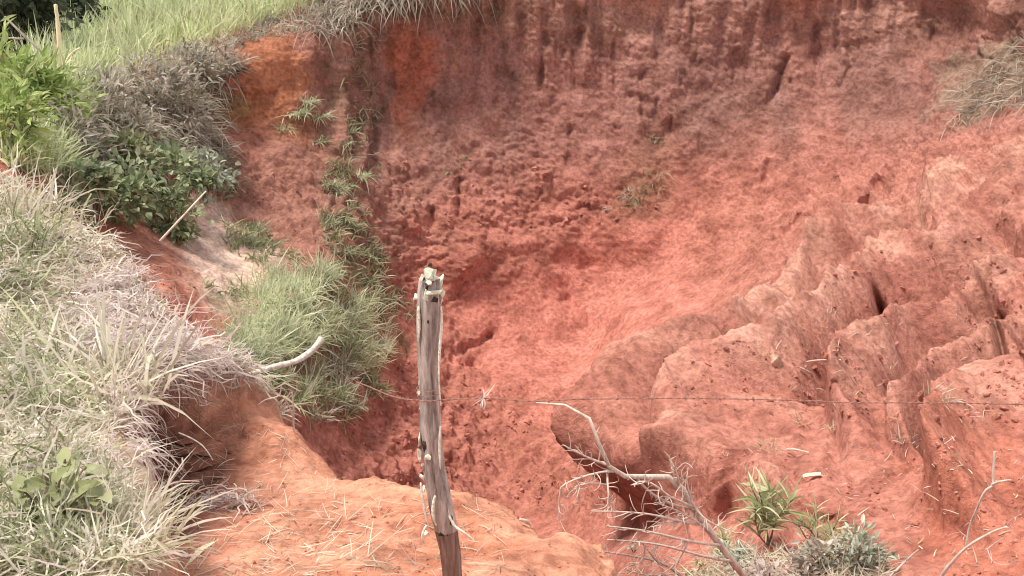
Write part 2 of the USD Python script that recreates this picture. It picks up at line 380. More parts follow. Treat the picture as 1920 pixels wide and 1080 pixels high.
disp += right * (0.45 * streak + 0.20 * (crease - 0.25) + 0.20 * (chunk - 0.25) + 0.13 * (np.abs(2 * fbm(Q * 7.5, 3, 149) - 1) - 0.25) + 0.10 * (fbm(Q * 15, 3, 145) - 0.5))
floor_ = blob(U, V, 860, 820, 260, 130, 10)
disp += floor_ * (0.20 * (crease - 0.25) + 0.10 * (chunk - 0.25))
disp += (1 - right) * (0.10 * (crease - 0.25) + 0.05 * (fbm(Q * 14, 3, 147) - 0.5) * (1 - 0.3 * smooth_talus))
near_fade = np.clip(Y / 16.0, 0.35, 1.0)
graze = np.clip(np.abs(np.sum(N0 * unit_(EYE - Q), -1)) / 0.42, 0.25, 1)
PG = P0 + N0 * (disp * near_fade * graze + ridge)[..., None]

# colours of the soil
C = np.broadcast_to(np.array([0.42, 0.160, 0.113]), U.shape + (3,)).copy()
tone = fbm(Q * 0.55, 4, 71)
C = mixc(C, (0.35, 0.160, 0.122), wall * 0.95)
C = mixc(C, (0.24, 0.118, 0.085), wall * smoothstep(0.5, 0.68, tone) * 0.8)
C = mixc(C, (0.30, 0.14, 0.085), np.maximum(blob(U, V, 1210, 350, 60, 110, 15), blob(U, V, 880, 270, 90, 40)) * smoothstep(0.35, 0.6, tone) * 0.6)
C = mixc(C, (0.53, 0.200, 0.146), smooth_talus * 0.95)
C = mixc(C, (0.46, 0.190, 0.138), right * 0.6 + 0 * U)
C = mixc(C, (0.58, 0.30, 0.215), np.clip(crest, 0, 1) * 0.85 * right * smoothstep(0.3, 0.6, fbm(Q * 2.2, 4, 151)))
C = mixc(C, (0.33, 0.16, 0.115), blob(U, V, 610, 260, 200, 330) * 0.75)
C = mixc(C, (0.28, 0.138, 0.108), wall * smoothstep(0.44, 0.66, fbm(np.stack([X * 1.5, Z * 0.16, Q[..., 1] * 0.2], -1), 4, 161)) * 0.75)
C = mixc(C, (0.42, 0.16, 0.08), orange_niche * 0.9)
C = mixc(C, (0.40, 0.125, 0.07), blob(U, V, 770, 120, 40, 130) * 0.8)
C = mixc(C, (0.64, 0.27, 0.17), blob(U, V, 600, 260, 10, 60) * 0.3)
C = mixc(C, (0.24, 0.13, 0.085), np.clip(blob(U, V, 655, 170, 45, 170) * 0.75 + blob(U, V, 600, 200, 40, 140) * 0.4, 0, 1) * smoothstep(0.3, 0.6, fbm(Q * 3, 3, 75)))
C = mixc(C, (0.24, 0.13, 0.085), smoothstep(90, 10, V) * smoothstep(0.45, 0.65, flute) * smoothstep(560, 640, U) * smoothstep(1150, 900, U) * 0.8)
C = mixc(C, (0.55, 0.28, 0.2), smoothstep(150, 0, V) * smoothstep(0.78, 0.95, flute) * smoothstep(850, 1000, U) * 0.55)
C = mixc(C, (0.78, 0.56, 0.44), np.maximum(blob(U, V, 430, 500, 170, 84, 42), blob(U, V, 490, 580, 90, 50, 50)) * 0.95)                                     # sandy wash
C = mixc(C, (0.46, 0.20, 0.13), blob(U, V, 290, 480, 130, 60, 35) * 0.7 * (1 - blob(U, V, 430, 500, 120, 55, 42)))
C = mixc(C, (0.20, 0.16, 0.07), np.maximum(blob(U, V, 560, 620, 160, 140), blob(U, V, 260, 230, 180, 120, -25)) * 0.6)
C = mixc(C, (0.16, 0.18, 0.06), smoothstep(80, 10, V + 0.55 * (U - 300)) * smoothstep(620, 500, U) * 0.8)
C = mixc(C, (0.26, 0.19, 0.13), blob(U, V, 1860, 150, 110, 70, -30) * 0.7)
C = mixc(C, (0.43, 0.14, 0.085), blob(U, V, 1840, 1000, 160, 120) * 0.7)
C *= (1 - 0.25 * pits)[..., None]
RAGGED = None
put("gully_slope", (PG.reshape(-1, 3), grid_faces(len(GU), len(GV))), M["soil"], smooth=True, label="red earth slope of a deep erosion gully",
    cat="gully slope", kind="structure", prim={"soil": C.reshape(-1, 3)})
NG = normals_of(PG)
from scipy.spatial import cKDTree
_q = PG.reshape(-1, 3) - EYE
_dep = _q[:, 1] * math.cos(PITCH) - _q[:, 2] * math.sin(PITCH)
_see = cKDTree(np.stack([960 + F * _q[:, 0] / _dep, 540 - F * (_q[:, 1] * math.sin(PITCH) + _q[:, 2] * math.cos(PITCH)) / _dep], -1))
_pn = np.concatenate([PG.reshape(-1, 3), NG.reshape(-1, 3)], 1)


def on_gully(u, v):
    """Where the line of sight meets the gully slope (the nearest of the surface points round it), and the slope's normal there."""
    d, i = _see.query(np.stack([np.asarray(u, float), np.asarray(v, float)], -1), k=9)
    far = np.where(d < np.maximum(5.0, d[..., :1] * 1.5), _dep[i], 1e9)
    best = np.take_along_axis(i, np.argmin(far, -1)[..., None], -1)[..., 0]
    return _pn[best, :3], _pn[best, 3:]


# ------------------------------------------------------------------ the near bank: grassy ground on the left, bare orange ledge round the post
EDGE = at(*np.array([(-900,300,14),(-400,315,12.4),(0,330,11.4),(150,405,10.5),(200,450,9.8),(270,520,8.8),(330,600,7.9),(400,650,7.2),(470,705,6.6),(525,770,6.2),
                     (565,820,5.95),(650,893,5.6),(720,885,5.45),(800,897,5.2),(900,905,5.15),(965,925,5.0),(1005,978,4.66),(1060,962,4.75),(1125,975,4.65),(1165,1020,4.4),
                     (1182,1080,4.08),(1240,1160,3.7),(1400,1260,3.3),(1800,1300,3.15),(2500,1310,3.1)], float).T)
bank_poly = shapely.Polygon(np.vstack([EDGE[:, :2], [(9, 3), (9, -6), (-16, -6), (-16, 13)]]))
SCARP = at(*np.array([(330,1250,2.5),(300,1090,3.15),(305,1000,3.6),(275,920,4.3),(255,840,4.95),(300,785,5.35),(390,762,5.9),(470,742,6.3),(560,790,6.35)], float).T)
grass_poly = shapely.Polygon(np.vstack([SCARP[:, :2], [(-0.5, 9), (-16, 14), (-16, -6), (-0.9, -6), (-0.9, 1.5)]])).buffer(0)
ZC = np.vstack([EDGE, at(*np.array([(500,1080,4.02),(850,1080,3.76),(700,1000,4.45),(450,900,5.3),(1000,1080,3.9),(700,1300,2.8),(1300,1500,2.4)], float).T),
                [(0, 0, -0.2), (6, 0, -0.4), (-6, 0, -0.1), (0, -5, 0), (-14, 0, 0), (-12, 8, -0.6)]])
ledge_z = RBFInterpolator(ZC[:, :2], ZC[:, 2], kernel="thin_plate_spline", smoothing=0.01)
BX = np.r_[np.arange(-15, -7.05, 0.12), np.arange(-7.0, 2.29, 0.021), np.arange(2.35, 8.5, 0.12)]
BY = np.r_[np.arange(-5, 2.15, 0.12), np.arange(2.2, 7.19, 0.021), np.arange(7.22, 14.2, 0.045)]
bx, by = np.meshgrid(BX, BY)
cx, cy = np.linspace(-15, 8.5, 90), np.linspace(-5, 14.3, 80)
lz = ledge_z(np.stack(np.meshgrid(cx, cy), -1).reshape(-1, 2)).reshape(80, 90)
xy0 = np.stack([bx, by, 0 * bx], -1)
jit = (fbm(xy0 * 2.2, 4, 81) - 0.5) * 0.45 + (fbm(xy0 * 9, 3, 83) - 0.5) * 0.10
bz = RegularGridInterpolator((cy, cx), lz, bounds_error=False, fill_value=None)(np.stack([by, bx], -1).reshape(-1, 2)).reshape(bx.shape)


def signed(poly, x, y):
    d = shapely.distance(poly.boundary, shapely.points(x, y))
    return np.where(shapely.contains_xy(poly, x, y), d, -d)


sg_ = signed(grass_poly, bx, by) + jit * 0.35
g_in = smoothstep(-0.05, 0.06, sg_)
scarp_h = 0.56 * smoothstep(6.6, 5.6, by) * smoothstep(-6.0, -1.0, bx) + 0.06
bz = bz + g_in * scarp_h
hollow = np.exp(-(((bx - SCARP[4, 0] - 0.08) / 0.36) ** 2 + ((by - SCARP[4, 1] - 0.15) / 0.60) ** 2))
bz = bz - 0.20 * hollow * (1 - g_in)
ed = signed(bank_poly, bx, by) + jit * 0.45
bz = bz + (fbm(xy0 * 1.6, 4, 85) - 0.5) * 0.22 + (fbm(xy0 * 6.5, 4, 87) - 0.5) * 0.07 + (fbm(xy0 * 22, 3, 89) - 0.5) * 0.024
bz = bz - 0.10 * smoothstep(0.28, 0.0, ed) ** 2                      # rounded lip
drop = np.clip(-ed, 0, None)
bz = bz - np.minimum(drop * 5.5, 6.5 + 0.3 * drop)
gy_, gx_ = np.gradient(sg_, BY, BX)
gl_ = np.maximum(np.hypot(gx_, gy_), 1e-6)
hol2 = np.exp(-(((bx - SCARP[4, 0]) / 0.55) ** 2 + ((by - SCARP[4, 1] - 0.15) / 0.75) ** 4))
pull = 0.62 * hol2 * smoothstep(0.055, -0.05, sg_) * smoothstep(-0.85, -0.05, sg_)
PB = np.stack([bx + gx_ / gl_ * pull, by + gy_ / gl_ * pull, bz], -1)
keep = (ed > -1.3).ravel()
fb = grid_faces(len(BX), len(BY))
fb = fb[keep[fb].all(1)]
used, inv = np.unique(fb, return_inverse=True)
CB = np.broadcast_to(np.array([0.51, 0.215, 0.138]), bx.shape + (3,)).copy()
CB = mixc(CB, (0.57, 0.27, 0.17), smoothstep(0.45, 0.65, fbm(xy0 * 1.1, 4, 91)) * 0.8)
CB = mixc(CB, (0.48, 0.175, 0.10), smoothstep(0.52, 0.7, fbm(xy0 * 1.9, 4, 93)) * 0.7)
CB = mixc(CB, (0.62, 0.28, 0.17), smoothstep(0.5, 0.0, ed) * 0.5 * (1 - g_in))
CB = mixc(CB, (0.40, 0.30, 0.21), g_in * 0.8)
CB = mixc(CB, (0.075, 0.04, 0.03), np.clip(hollow * 1.6, 0, 1) * (1 - g_in) * 0.85)  # shade of the undercut hollow painted into the soil colour
CB = mixc(CB, (0.42, 0.12, 0.07), smoothstep(0.0, -0.1, ed))
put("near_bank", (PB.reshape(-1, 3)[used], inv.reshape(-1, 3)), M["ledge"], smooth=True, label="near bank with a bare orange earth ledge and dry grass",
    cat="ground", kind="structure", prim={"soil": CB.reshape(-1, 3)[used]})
_bz = RegularGridInterpolator((BY, BX), bz, bounds_error=False, fill_value=None)
_be = RegularGridInterpolator((BY, BX), ed, bounds_error=False, fill_value=-9)
_bg = RegularGridInterpolator((BY, BX), sg_, bounds_error=False, fill_value=-9)


def bank_z(x, y):
    return _bz(np.stack([np.asarray(y, float), np.asarray(x, float)], -1))


def on_bank(u, v):
    """Where the line of sight meets the near bank."""
    d = ray(u, v)
    lo, hi, found = np.full(d.shape[:-1], 1.6), np.full(d.shape[:-1], np.nan), np.zeros(d.shape[:-1], bool)
    for y in np.arange(1.6, 14, 0.04):
        p = EYE + d * y
        under = (p[..., 2] < bank_z(p[..., 0], p[..., 1])) & ~found
        hi = np.where(under, y, hi); found |= under
    y = np.where(found, hi, 5.0)
    p = EYE + d * y[..., None]
    p[..., 2] = bank_z(p[..., 0], p[..., 1])
    return p

# ------------------------------------------------------------------ plant and stick builders
def rng_of(seed):
    return np.random.default_rng(seed)


def unit(a):
    return a / np.maximum(np.linalg.norm(a, axis=-1, keepdims=True), 1e-9)


def blades(base, d0, L, w, droop, seg=3, rng=None, kink=0.0, flat=1.2, crook=0.0):
    """Grass blades: pointed ribbons that start at base along d0 and sag."""
    n = len(base)
    rng = rng or rng_of(1)
    side = unit(np.cross(d0, rng.normal(size=(n, 3)) + np.array([0, -0.5, 1.0]) * flat))
    sway = unit(rng.normal(size=(n, 3))) * (kink * L)[:, None]
    ts = np.linspace(0, 1, seg + 1)
    rows = []
    kick = np.zeros((n, 3))
    for t in ts[:-1]:
        if t > 0 and crook:
            kick = kick + rng.normal(size=(n, 3)) * (crook * L)[:, None]
        c = base + d0 * (L * t)[:, None] + sway * (t * t) + kick
        c[:, 2] -= droop * L * t * t
        wd = (w * (1 - t) ** 0.6 * (0.75 + 0.5 * min(t * 2, 1)) / 2)[:, None]
        rows += [c - side * wd, c + side * wd]
    tip = base + d0 * L[:, None] + sway + kick
    tip[:, 2] -= droop * L
    rows.append(tip)
    k = len(rows)
    v = np.stack(rows, 1).reshape(-1, 3)
    f = []
    for i in range(seg - 1):
        a, b, c, d = 2 * i, 2 * i + 1, 2 * i + 3, 2 * i + 2
        f += [(a, b, c), (a, c, d)]
    f.append((2 * seg - 2, 2 * seg - 1, 2 * seg))
    f = (np.array(f)[None] + (np.arange(n) * k)[:, None, None]).reshape(-1, 3)
    return v, f


def leaves(base, d, nrm, L, W, fold=0.18, sag=0.15):
    """Broad leaves, folded along the midrib, tip bent down."""
    side = unit(np.cross(d, nrm)); up = unit(np.cross(side, d))
    L, W = L[:, None], W[:, None]
    v = [base, base + d * L * 0.38 + side * W / 2 + up * W * fold, base + d * L * 0.40, base + d * L * 0.38 - side * W / 2 + up * W * fold,
         base + d * L * 0.72 + side * W * 0.36 + up * W * fold - up * L * sag * 0.4, base + d * L * 0.72 - side * W * 0.36 + up * W * fold - up * L * sag * 0.4,
         base + d * L - up * L * sag]
    v = np.stack(v, 1).reshape(-1, 3)
    f = np.array([(0, 1, 2), (0, 2, 3), (1, 4, 2), (2, 5, 3), (2, 4, 6), (2, 6, 5)])
    return v, (f[None] + (np.arange(len(base)) * 7)[:, None, None]).reshape(-1, 3)


def round_leaves(base, d, nrm, L, W):
    """Egg-shaped leaves with a midrib, a curl and a wavy edge, one mesh each."""
    ts = np.linspace(0, 1, 8); out = []
    for i in range(len(base)):
        side = unit(np.cross(d[i], nrm[i])); up = unit(np.cross(side, d[i]))
        prof = np.sin(np.pi * ts ** 0.8) ** 0.8 * (1.02 - 0.25 * ts)
        mid = base[i] + d[i] * (L[i] * ts)[:, None] - up * (L[i] * 0.28 * ts ** 2)[:, None]
        wv_ = 0.10 * np.sin(ts * 11 + i * 2.1)
        l = mid + side * (W[i] / 2 * prof)[:, None] + up * (W[i] * (0.16 + wv_) * prof)[:, None]
        r = mid - side * (W[i] / 2 * prof)[:, None] + up * (W[i] * (0.16 - wv_) * prof)[:, None]
        v = np.vstack([l, mid, r]); f = []
        for k in range(7):
            for o in (0, 8):
                f += [(o + k, o + k + 8, o + k + 9), (o + k, o + k + 9, o + k + 1)]
        out.append((v, np.array(f)))
    return out


def join(parts):
    vs, fs, o = [], [], 0
    for v, f in parts:
        vs.append(v); fs.append(np.asarray(f) + o); o += len(v)
    return np.vstack(vs), np.vstack(fs)


def curve(pts, n):
    pts = np.asarray(pts, float)
    s = np.r_[0, np.cumsum(np.linalg.norm(np.diff(pts[:, :3], axis=0), axis=1))]
    if len(pts) < 3:
        return np.stack([np.interp(np.linspace(0, s[-1], n), s, c) for c in pts.T], 1)
    from scipy.interpolate import PchipInterpolator
    return PchipInterpolator(s, pts)(np.linspace(0, s[-1], n))


def tube(pts, r, sides=6, step=None, rough=0.12, seed=0):
    """A tapering stick along 3-D points with a radius at each."""
    pts = np.asarray(pts, float)
    r = np.broadcast_to(np.asarray(r, float), (len(pts),)) if np.ndim(r) == 0 or len(r) == len(pts) else np.interp(np.linspace(0, 1, len(pts)), np.linspace(0, 1, len(r)), r)
    total = np.linalg.norm(np.diff(pts, axis=0), axis=1).sum()
    n = max(3, int(total / (step or max(total / 14, 0.01))) + 1)
    c = curve(np.c_[pts, r], n)
    p, rr = c[:, :3], c[:, 3]
    t = unit(np.gradient(p, axis=0))
    ref = np.array([0.31, 0.52, 0.79])
    a = unit(np.cross(t, ref)); b = np.cross(t, a)
    ang = np.linspace(0, 2 * np.pi, sides, endpoint=False)
    ring = a[:, None] * np.cos(ang)[None, :, None] + b[:, None] * np.sin(ang)[None, :, None]
    v = p[:, None] + ring * rr[:, None, None]
    if rough:
        k = (noise(v / max(rr.max() * 1.6, 1e-4), seed) - 0.5) * 2 * rough
        v = v + ring * (rr[:, None] * k)[..., None]
    v = np.vstack([v.reshape(-1, 3), p[:1] - t[:1] * rr[0] * 0.3, p[-1:] + t[-1:] * rr[-1] * 0.5])
    i = np.arange(n * sides).reshape(n, sides); j = np.roll(i, -1, 1)
    q = np.stack([i[:-1], j[:-1], j[1:], i[1:]], -1).reshape(-1, 4)
    f = np.vstack([q[:, [0, 1, 2]], q[:, [0, 2, 3]], np.stack([j[0], i[0], np.full(sides, n * sides)], 1), np.stack([i[-1], j[-1], np.full(sides, n * sides + 1)], 1)])
    return v, f


def px(pts):
    p = np.asarray(pts, float)
    return at(p[:, 0], p[:, 1], p[:, 2])


def in_poly(poly, n, rng):
    pg = shapely.Polygon(poly)
    x0, y0, x1, y1 = pg.bounds
    out = np.zeros((0, 2))
    while len(out) < n:
        c = rng.uniform((x0, y0), (x1, y1), (2 * n, 2))
        out = np.vstack([out, c[shapely.contains_xy(pg, c[:, 0], c[:, 1])]])
    return out[:n]


def tilt_dirs(n, rng, lo, hi, axis=None, lean=0.0):
    """Directions at lo..hi degrees above the ground, round the compass, leaning towards axis."""
    az, el = rng.uniform(0, 2 * np.pi, n), np.radians(rng.uniform(lo, hi, n))
    d = np.stack([np.cos(az) * np.cos(el), np.sin(az) * np.cos(el), np.sin(el)], -1)
    if axis is not None:
        d = d + np.asarray(axis) * lean
    return unit(d)


def grass_on(points, rng, L, w, el, droop, seg=3, lean=None, leanw=0.0, kink=0.15, clump=None):
    n = len(points)
    d = tilt_dirs(n, rng, *el)
    if lean is not None:
        d = unit(d + np.asarray(lean) * leanw)
    return blades(points - d * 0.02, d, rng.uniform(*L, n), rng.uniform(*w, n), rng.uniform(*droop, n), seg, rng, kink)


def tuft(center, radius, n, rng, L, w, el, droop, up=(0, 0, 1), seg=4, kink=0.1):
    """A tuft: blades from one crown, spreading like a fountain."""
    a, r = rng.uniform(0, 2 * np.pi, n), radius * np.sqrt(rng.uniform(0, 1, n))
    off = np.stack([np.cos(a) * r, np.sin(a) * r, 0 * a], -1)
    d = tilt_dirs(n, rng, *el)
    d = unit(d + unit(off) * 0.35 * (r / radius)[:, None] + np.asarray(up) * 0.2)
    return blades(center + off, d, rng.uniform(*L, n), rng.uniform(*w, n), rng.uniform(*droop, n), seg, rng, kink)


def leafy(center, radii, n, rng, L, W, stems=7, base=None, shell=0.5, upbias=0.5, clumps=9):
    """Foliage: leaves gathered on twigs through an uneven volume; returns (leaves, stems)."""
    center, radii = np.asarray(center, float), np.asarray(radii, float)
    base = center - np.array([0, 0, radii[2]]) if base is None else np.asarray(base, float)
    cc = unit(rng.normal(size=(clumps, 3))) * rng.uniform(shell, 1.0, (clumps, 1)) * radii
    cs = rng.uniform(0.28, 0.5, clumps)
    k = rng.integers(0, clumps, n)
    p = center + cc[k] + rng.normal(size=(n, 3)) * (cs[k])[:, None] * radii * 0.55
    d = unit(unit(p - center - cc[k] * 0.6) + rng.normal(size=(n, 3)) * 0.6 + np.array([0, 0, 0.15]))
    nr = unit(rng.normal(size=(n, 3)) * 0.7 + np.array([0, 0, upbias + 0.5]))
    lv = leaves(p, d, nr, rng.uniform(*L, n), rng.uniform(*W, n))
    st = []
    for i in range(min(stems, clumps)):
        m = base * 0.45 + (center + cc[i]) * 0.55 + rng.normal(size=3) * radii * 0.12
        st.append(tube([base + rng.normal(size=3) * radii * 0.06, m, center + cc[i] * 1.05], [0.016 * radii.max() + 0.004, 0.009 * radii.max() + 0.003, 0.004 * radii.max() + 0.001], 5, seed=i))
    return lv, join(st)


# ------------------------------------------------------------------ stuff that grows in sheets
R = rng_of(11)
# matted dead grass on the near bank
uv = in_poly([(-60,330),(20,325),(150,405),(200,450),(270,520),(330,600),(400,650),(470,705),(525,765),(470,745),(370,750),(270,770),(212,830),(235,930),(275,1000),(290,1100),(-60,1100)], 12500, R)
pb = on_bank(uv[:, 0], uv[:, 1])
u_, v_ = uv.T
pink = np.maximum(blob(u_, v_, 300, 650, 200, 170, 30), blob(u_, v_, 330, 880, 120, 120)) * 0.8 + 0.12 > R.uniform(0, 1, len(uv))
green = (np.maximum.reduce([blob(u_, v_, 120, 720, 130, 110), blob(u_, v_, 100, 1000, 140, 120), blob(u_, v_, 40, 500, 90, 140) * 0.7]) * 0.55 + 0.08 > R.uniform(0, 1, len(uv))) & ~pink
dist = pb[:, 1]
scale_w = 0.0011 * dist + 0.003
for sel, name, mat, lab in ((pink, "pinkish_dead_grass", "pinkstraw", "matted pinkish dead grass along the edge of the near bank"),
                            (green, "green_grass_blades", "dullgrass", "thin dull green grass growing among the dead straw of the near bank"),
                            (~pink & ~green, "dry_straw", "straw", "pale dry straw matted over the near bank on the left")):
    p = pb[sel]; n = len(p)
    up_ = R.uniform(0, 1, n) < (0.2 if mat != "dullgrass" else 0.6)
    d = np.where(up_[:, None], tilt_dirs(n, R, 15, 60), tilt_dirs(n, R, -8, 14))
    L = (0.06 + 0.26 * R.uniform(0, 1, n) ** 1.6) * (0.40 + 0.09 * p[:, 1])
    put(name, blades(p + np.array([0, 0, 0.015]) + np.abs(R.normal(size=(n, 3))) * [0, 0, 0.045], d, L, R.uniform(0.7, 1.7, n) * scale_w[sel], R.uniform(0.0, 0.35, n), 5, R, 0.3, 1.2, 0.09), M[mat],
        label=lab, cat="grass", kind="stuff")
# dead grass that hangs over the scarp and its hollow
n = 560
t = R.uniform(0.30, 0.92, n)
seg = shapely.LineString(SCARP[:, :2])
q = np.array([seg.interpolate(x, normalized=True).coords[0] for x in t]) + R.normal(size=(n, 2)) * 0.04 - [0.07, 0.0]
pz = np.c_[q, bank_z(q[:, 0] - 0.10, q[:, 1]) + 0.015]
d = unit(np.stack([R.uniform(0.2, 1.0, n), R.uniform(-0.9, 0.5, n), R.uniform(-0.5, 0.35, n)], -1))
put("hanging_dead_grass", blades(pz, d, R.uniform(0.05, 0.17, n), R.uniform(0.005, 0.010, n), R.uniform(0.2, 1.2, n), 4, R, 0.25), M["pinkstraw"],
    label="dead grass hanging over the small scarp and the dark hollow beside the orange ledge", cat="grass", kind="stuff")
# straw litter on the orange ledge
uv = in_poly([(320,1000),(300,900),(400,790),(520,800),(600,880),(640,940),(700,1000),(720,1085),(330,1090)], 650, R)
uv = np.vstack([uv, in_poly([(700,940),(860,930),(960,1000),(980,1085),(650,1085)], 160, R)])
p = on_bank(*uv.T); n = len(p)
p[:, 2] += 0.008
put("straw_litter", blades(p, tilt_dirs(n, R, -3, 22), R.uniform(0.03, 0.20, n), R.uniform(0.0025, 0.006, n), R.uniform(0.0, 0.25, n), 4, R, 0.25), M["straw"],
    label="thin straw litter scattered over the orange earth ledge", cat="grass", kind="stuff")
# tall pale green grass on the slope above the gully, top left
uv = in_poly([(40,150),(110,60),(160,-30),(640,-60),(590,15),(500,45),(430,68),(330,105),(250,135),(180,185),(110,235)], 5200, R)
p, nn = on_gully(*uv.T)
put("tall_grass", grass_on(p, R, (0.5, 1.15), (0.018, 0.040), (48, 88), (0.05, 0.45), 4, (0.35, -0.3, 0), 0.5), M["lightgrass"],
    label="tall pale green grass on the slope above the gully at the upper left", cat="grass", kind="stuff")
uv = in_poly([(40,250),(110,190),(190,190),(130,260),(140,330),(60,330),(0,300)], 1500, R)
p, nn = on_gully(*uv.T)
put("meadow_grass", grass_on(p, R, (0.35, 0.7), (0.014, 0.028), (30, 85), (0.1, 0.5), 4, (0.3, -0.3, 0), 0.4), M["lightgrass"],
    label="soft green grass between the bright shrub and the grey dry bushes", cat="grass", kind="stuff")
# dry grey grass over the side slope and along the rim
uv = in_poly([(100,220),(180,175),(280,125),(430,72),(445,130),(400,200),(440,300),(380,330),(250,320),(190,330),(110,320)], 3800, R)
p, nn = on_gully(*uv.T)
put("grey_dry_grass", blades(p, unit(nn * 0.9 + tilt_dirs(len(p), R, -40, 60)), R.uniform(0.2, 0.65, len(p)), R.uniform(0.012, 0.026, len(p)), R.uniform(0.2, 0.9, len(p)), 4, R, 0.2),
    M["greystraw"], label="grey brown dry grass hanging down the side slope at the upper left", cat="grass", kind="stuff")
uv = in_poly([(425,75),(500,35),(560,25),(600,0),(650,-30),(900,-60),(920,-20),(780,5),(690,20),(640,60),(590,62),(560,66),(500,66),(440,88)], 2000, R)
p, nn = on_gully(*uv.T)
put("rim_grass", blades(p, unit(nn * 0.7 + tilt_dirs(len(p), R, -30, 80)), R.uniform(0.25, 0.7, len(p)), R.uniform(0.012, 0.026, len(p)), R.uniform(0.3, 1.2, len(p)), 4, R, 0.2),
    M["greystraw"], label="grey dry grass hanging over the rim of the gully above the orange niche", cat="grass", kind="stuff")
uv = in_poly([(1930,60),(1880,90),(1840,140),(1780,175),(1790,225),(1740,255),(1850,215),(1960,190)], 650, R)
p, nn = on_gully(*uv.T)
put("bank_dry_grass", blades(p, unit(nn * 0.5 + tilt_dirs(len(p), R, -30, 60)), R.uniform(0.15, 0.5, len(p)), R.uniform(0.008, 0.018, len(p)), R.uniform(0.2, 0.9, len(p)), 4, R, 0.3),
    M["greystraw"], label="tangle of grey dry grass on the right bank at the right edge of the photo", cat="grass", kind="stuff")
# thin herbs along the foot of the left wall
parts = []
for poly, n in (([(610,300),(650,300),(690,390),(720,520),(700,560),(610,500),(600,400)], 1300), ([(420,400),(500,420),(520,470),(500,500),(430,470)], 700), ([(690,480),(780,560),(780,610),(700,600)], 200),
                ([(380,520),(470,540),(470,560),(390,560)], 90), ([(1190,330),(1250,300),(1240,390),(1150,390)], 160), ([(640,30),(700,40),(720,330),(650,330)], 420), ([(400,260),(470,330),(430,380),(370,330)], 600)):
    uv = in_poly(poly, n, R)
    p, nn = on_gully(*uv.T)
    kp = fbm(p * 2.6, 3, 201) + R.normal(size=n) * 0.03 > 0.47
    p, nn = p[kp], nn[kp]; n = len(p)
    parts.append(blades(p, unit(nn * 0.8 + tilt_dirs(n, R, -10, 80)), R.uniform(0.08, 0.34, n), R.uniform(0.014, 0.030, n), R.uniform(0.1, 0.7, n), 3, R, 0.15))
put("herb_cover", join(parts), M["dullgrass"], label="thin dull green herbs creeping over the lower left wall of the gully", cat="herbs", kind="stuff")
# crumbs of earth on the slopes
ico1 = trimesh.creation.icosphere(subdivisions=1)


def clod_shape(seed, squash=0.7):
    v = ico1.vertices * (0.7 + 0.6 * noise(ico1.vertices * 1.7 + 9, seed)[:, None])
    v = np.where(np.abs(v) > 0.62, np.sign(v) * (0.62 + 0.3 * (np.abs(v) - 0.62)), v)
    return v * [1, 0.85, squash]




def angular(seed):
    h = trimesh.convex.convex_hull(unit(np.random.default_rng(seed).normal(size=(13, 3))) * np.random.default_rng(seed + 50).uniform(0.7, 1.1, (13, 1)) * [1, 0.85, 0.65])
    return np.array(h.vertices), np.array(h.faces)


SHAPES = [angular(s) for s in range(8)]
parts, cols = [], []
for poly, n, s0, s1 in (([(700,300),(1000,290),(1250,390),(1000,460),(820,530),(690,640),(690,400)], 900, .012, .06), ([(620,860),(700,700),(830,640),(1000,760),(1100,860),(1020,950),(650,890)], 1800, .010, .06),
                        ([(1250,700),(1560,520),(1920,330),(1930,800),(1500,780),(1300,760)], 1700, .006, .045), ([(1200,850),(1920,800),(1930,1090),(1500,1090)], 1600, .004, .026), ([(440,330),(600,300),(600,480),(520,470)], 130, .02, .06), ([(170,410),(280,430),(420,600),(340,620)], 120, .015, .05)):
    uv = in_poly(poly, n, R)
    p, nn = on_gully(*uv.T)
    kp = fbm(p * 1.8, 4, 211) + R.normal(size=n) * 0.05 > 0.50
    p, nn = p[kp], nn[kp]; n = len(p)
    sz = s0 + (s1 - s0) * R.uniform(0, 1, n) ** 4
    for i in range(n):
        q_ = trimesh.transformations.random_rotation_matrix(R.uniform(0, 1, 3))[:3, :3]
        sv, sf = SHAPES[i % 8]
        parts.append((sv @ q_.T * sz[i] + p[i] + nn[i] * sz[i] * 0.05, sf))
        cols.append(np.tile(np.array([0.47, 0.185, 0.135]) * R.uniform(0.8, 1.25), (len(sv), 1)))
uv = in_poly([(420,860),(640,900),(960,935),(1120,985),(1170,1085),(420,1090)], 420, R)
p = on_bank(*uv.T)
for i in range(len(p)):
    q_ = trimesh.transformations.random_rotation_matrix(R.uniform(0, 1, 3))[:3, :3]
    sv, sf = SHAPES[i % 8]
    parts.append((sv @ q_.T * (.004 + .016 * R.uniform() ** 4) + p[i], sf))
    cols.append(np.tile(np.array([0.54, 0.24, 0.15]) * R.uniform(0.8, 1.25), (len(sv), 1)))
put("earth_crumbs", join(parts), M["clod"], label="small crumbs of red earth strewn over the gully slopes", cat="soil crumbs", kind="stuff", prim={"soil": np.vstack(cols)})


# ------------------------------------------------------------------ the fence post
def near(pts, y):
    p = np.asarray(pts, float)
    return at(p[:, 0], p[:, 1], np.full(len(p), y))


R = rng_of(5)
PY = 3.6
line = near([(807,500),(805,530),(804,560),(803,640),(805,720),(807,800),(813,870),(823,930),(836,990),(845,1040),(848,1080),(850,1120),(851,1160)], PY)
pxm = 0.00201
rad = np.array([17, 21.5, 23.5, 22.5, 20.5, 21, 22, 24, 24.5, 22.5, 21.5, 22, 22]) * pxm * 0.92
post = thing("fence_post", "weathered crooked wooden fence post with a broken top and flaking pale bark", "fence post", line[-1])


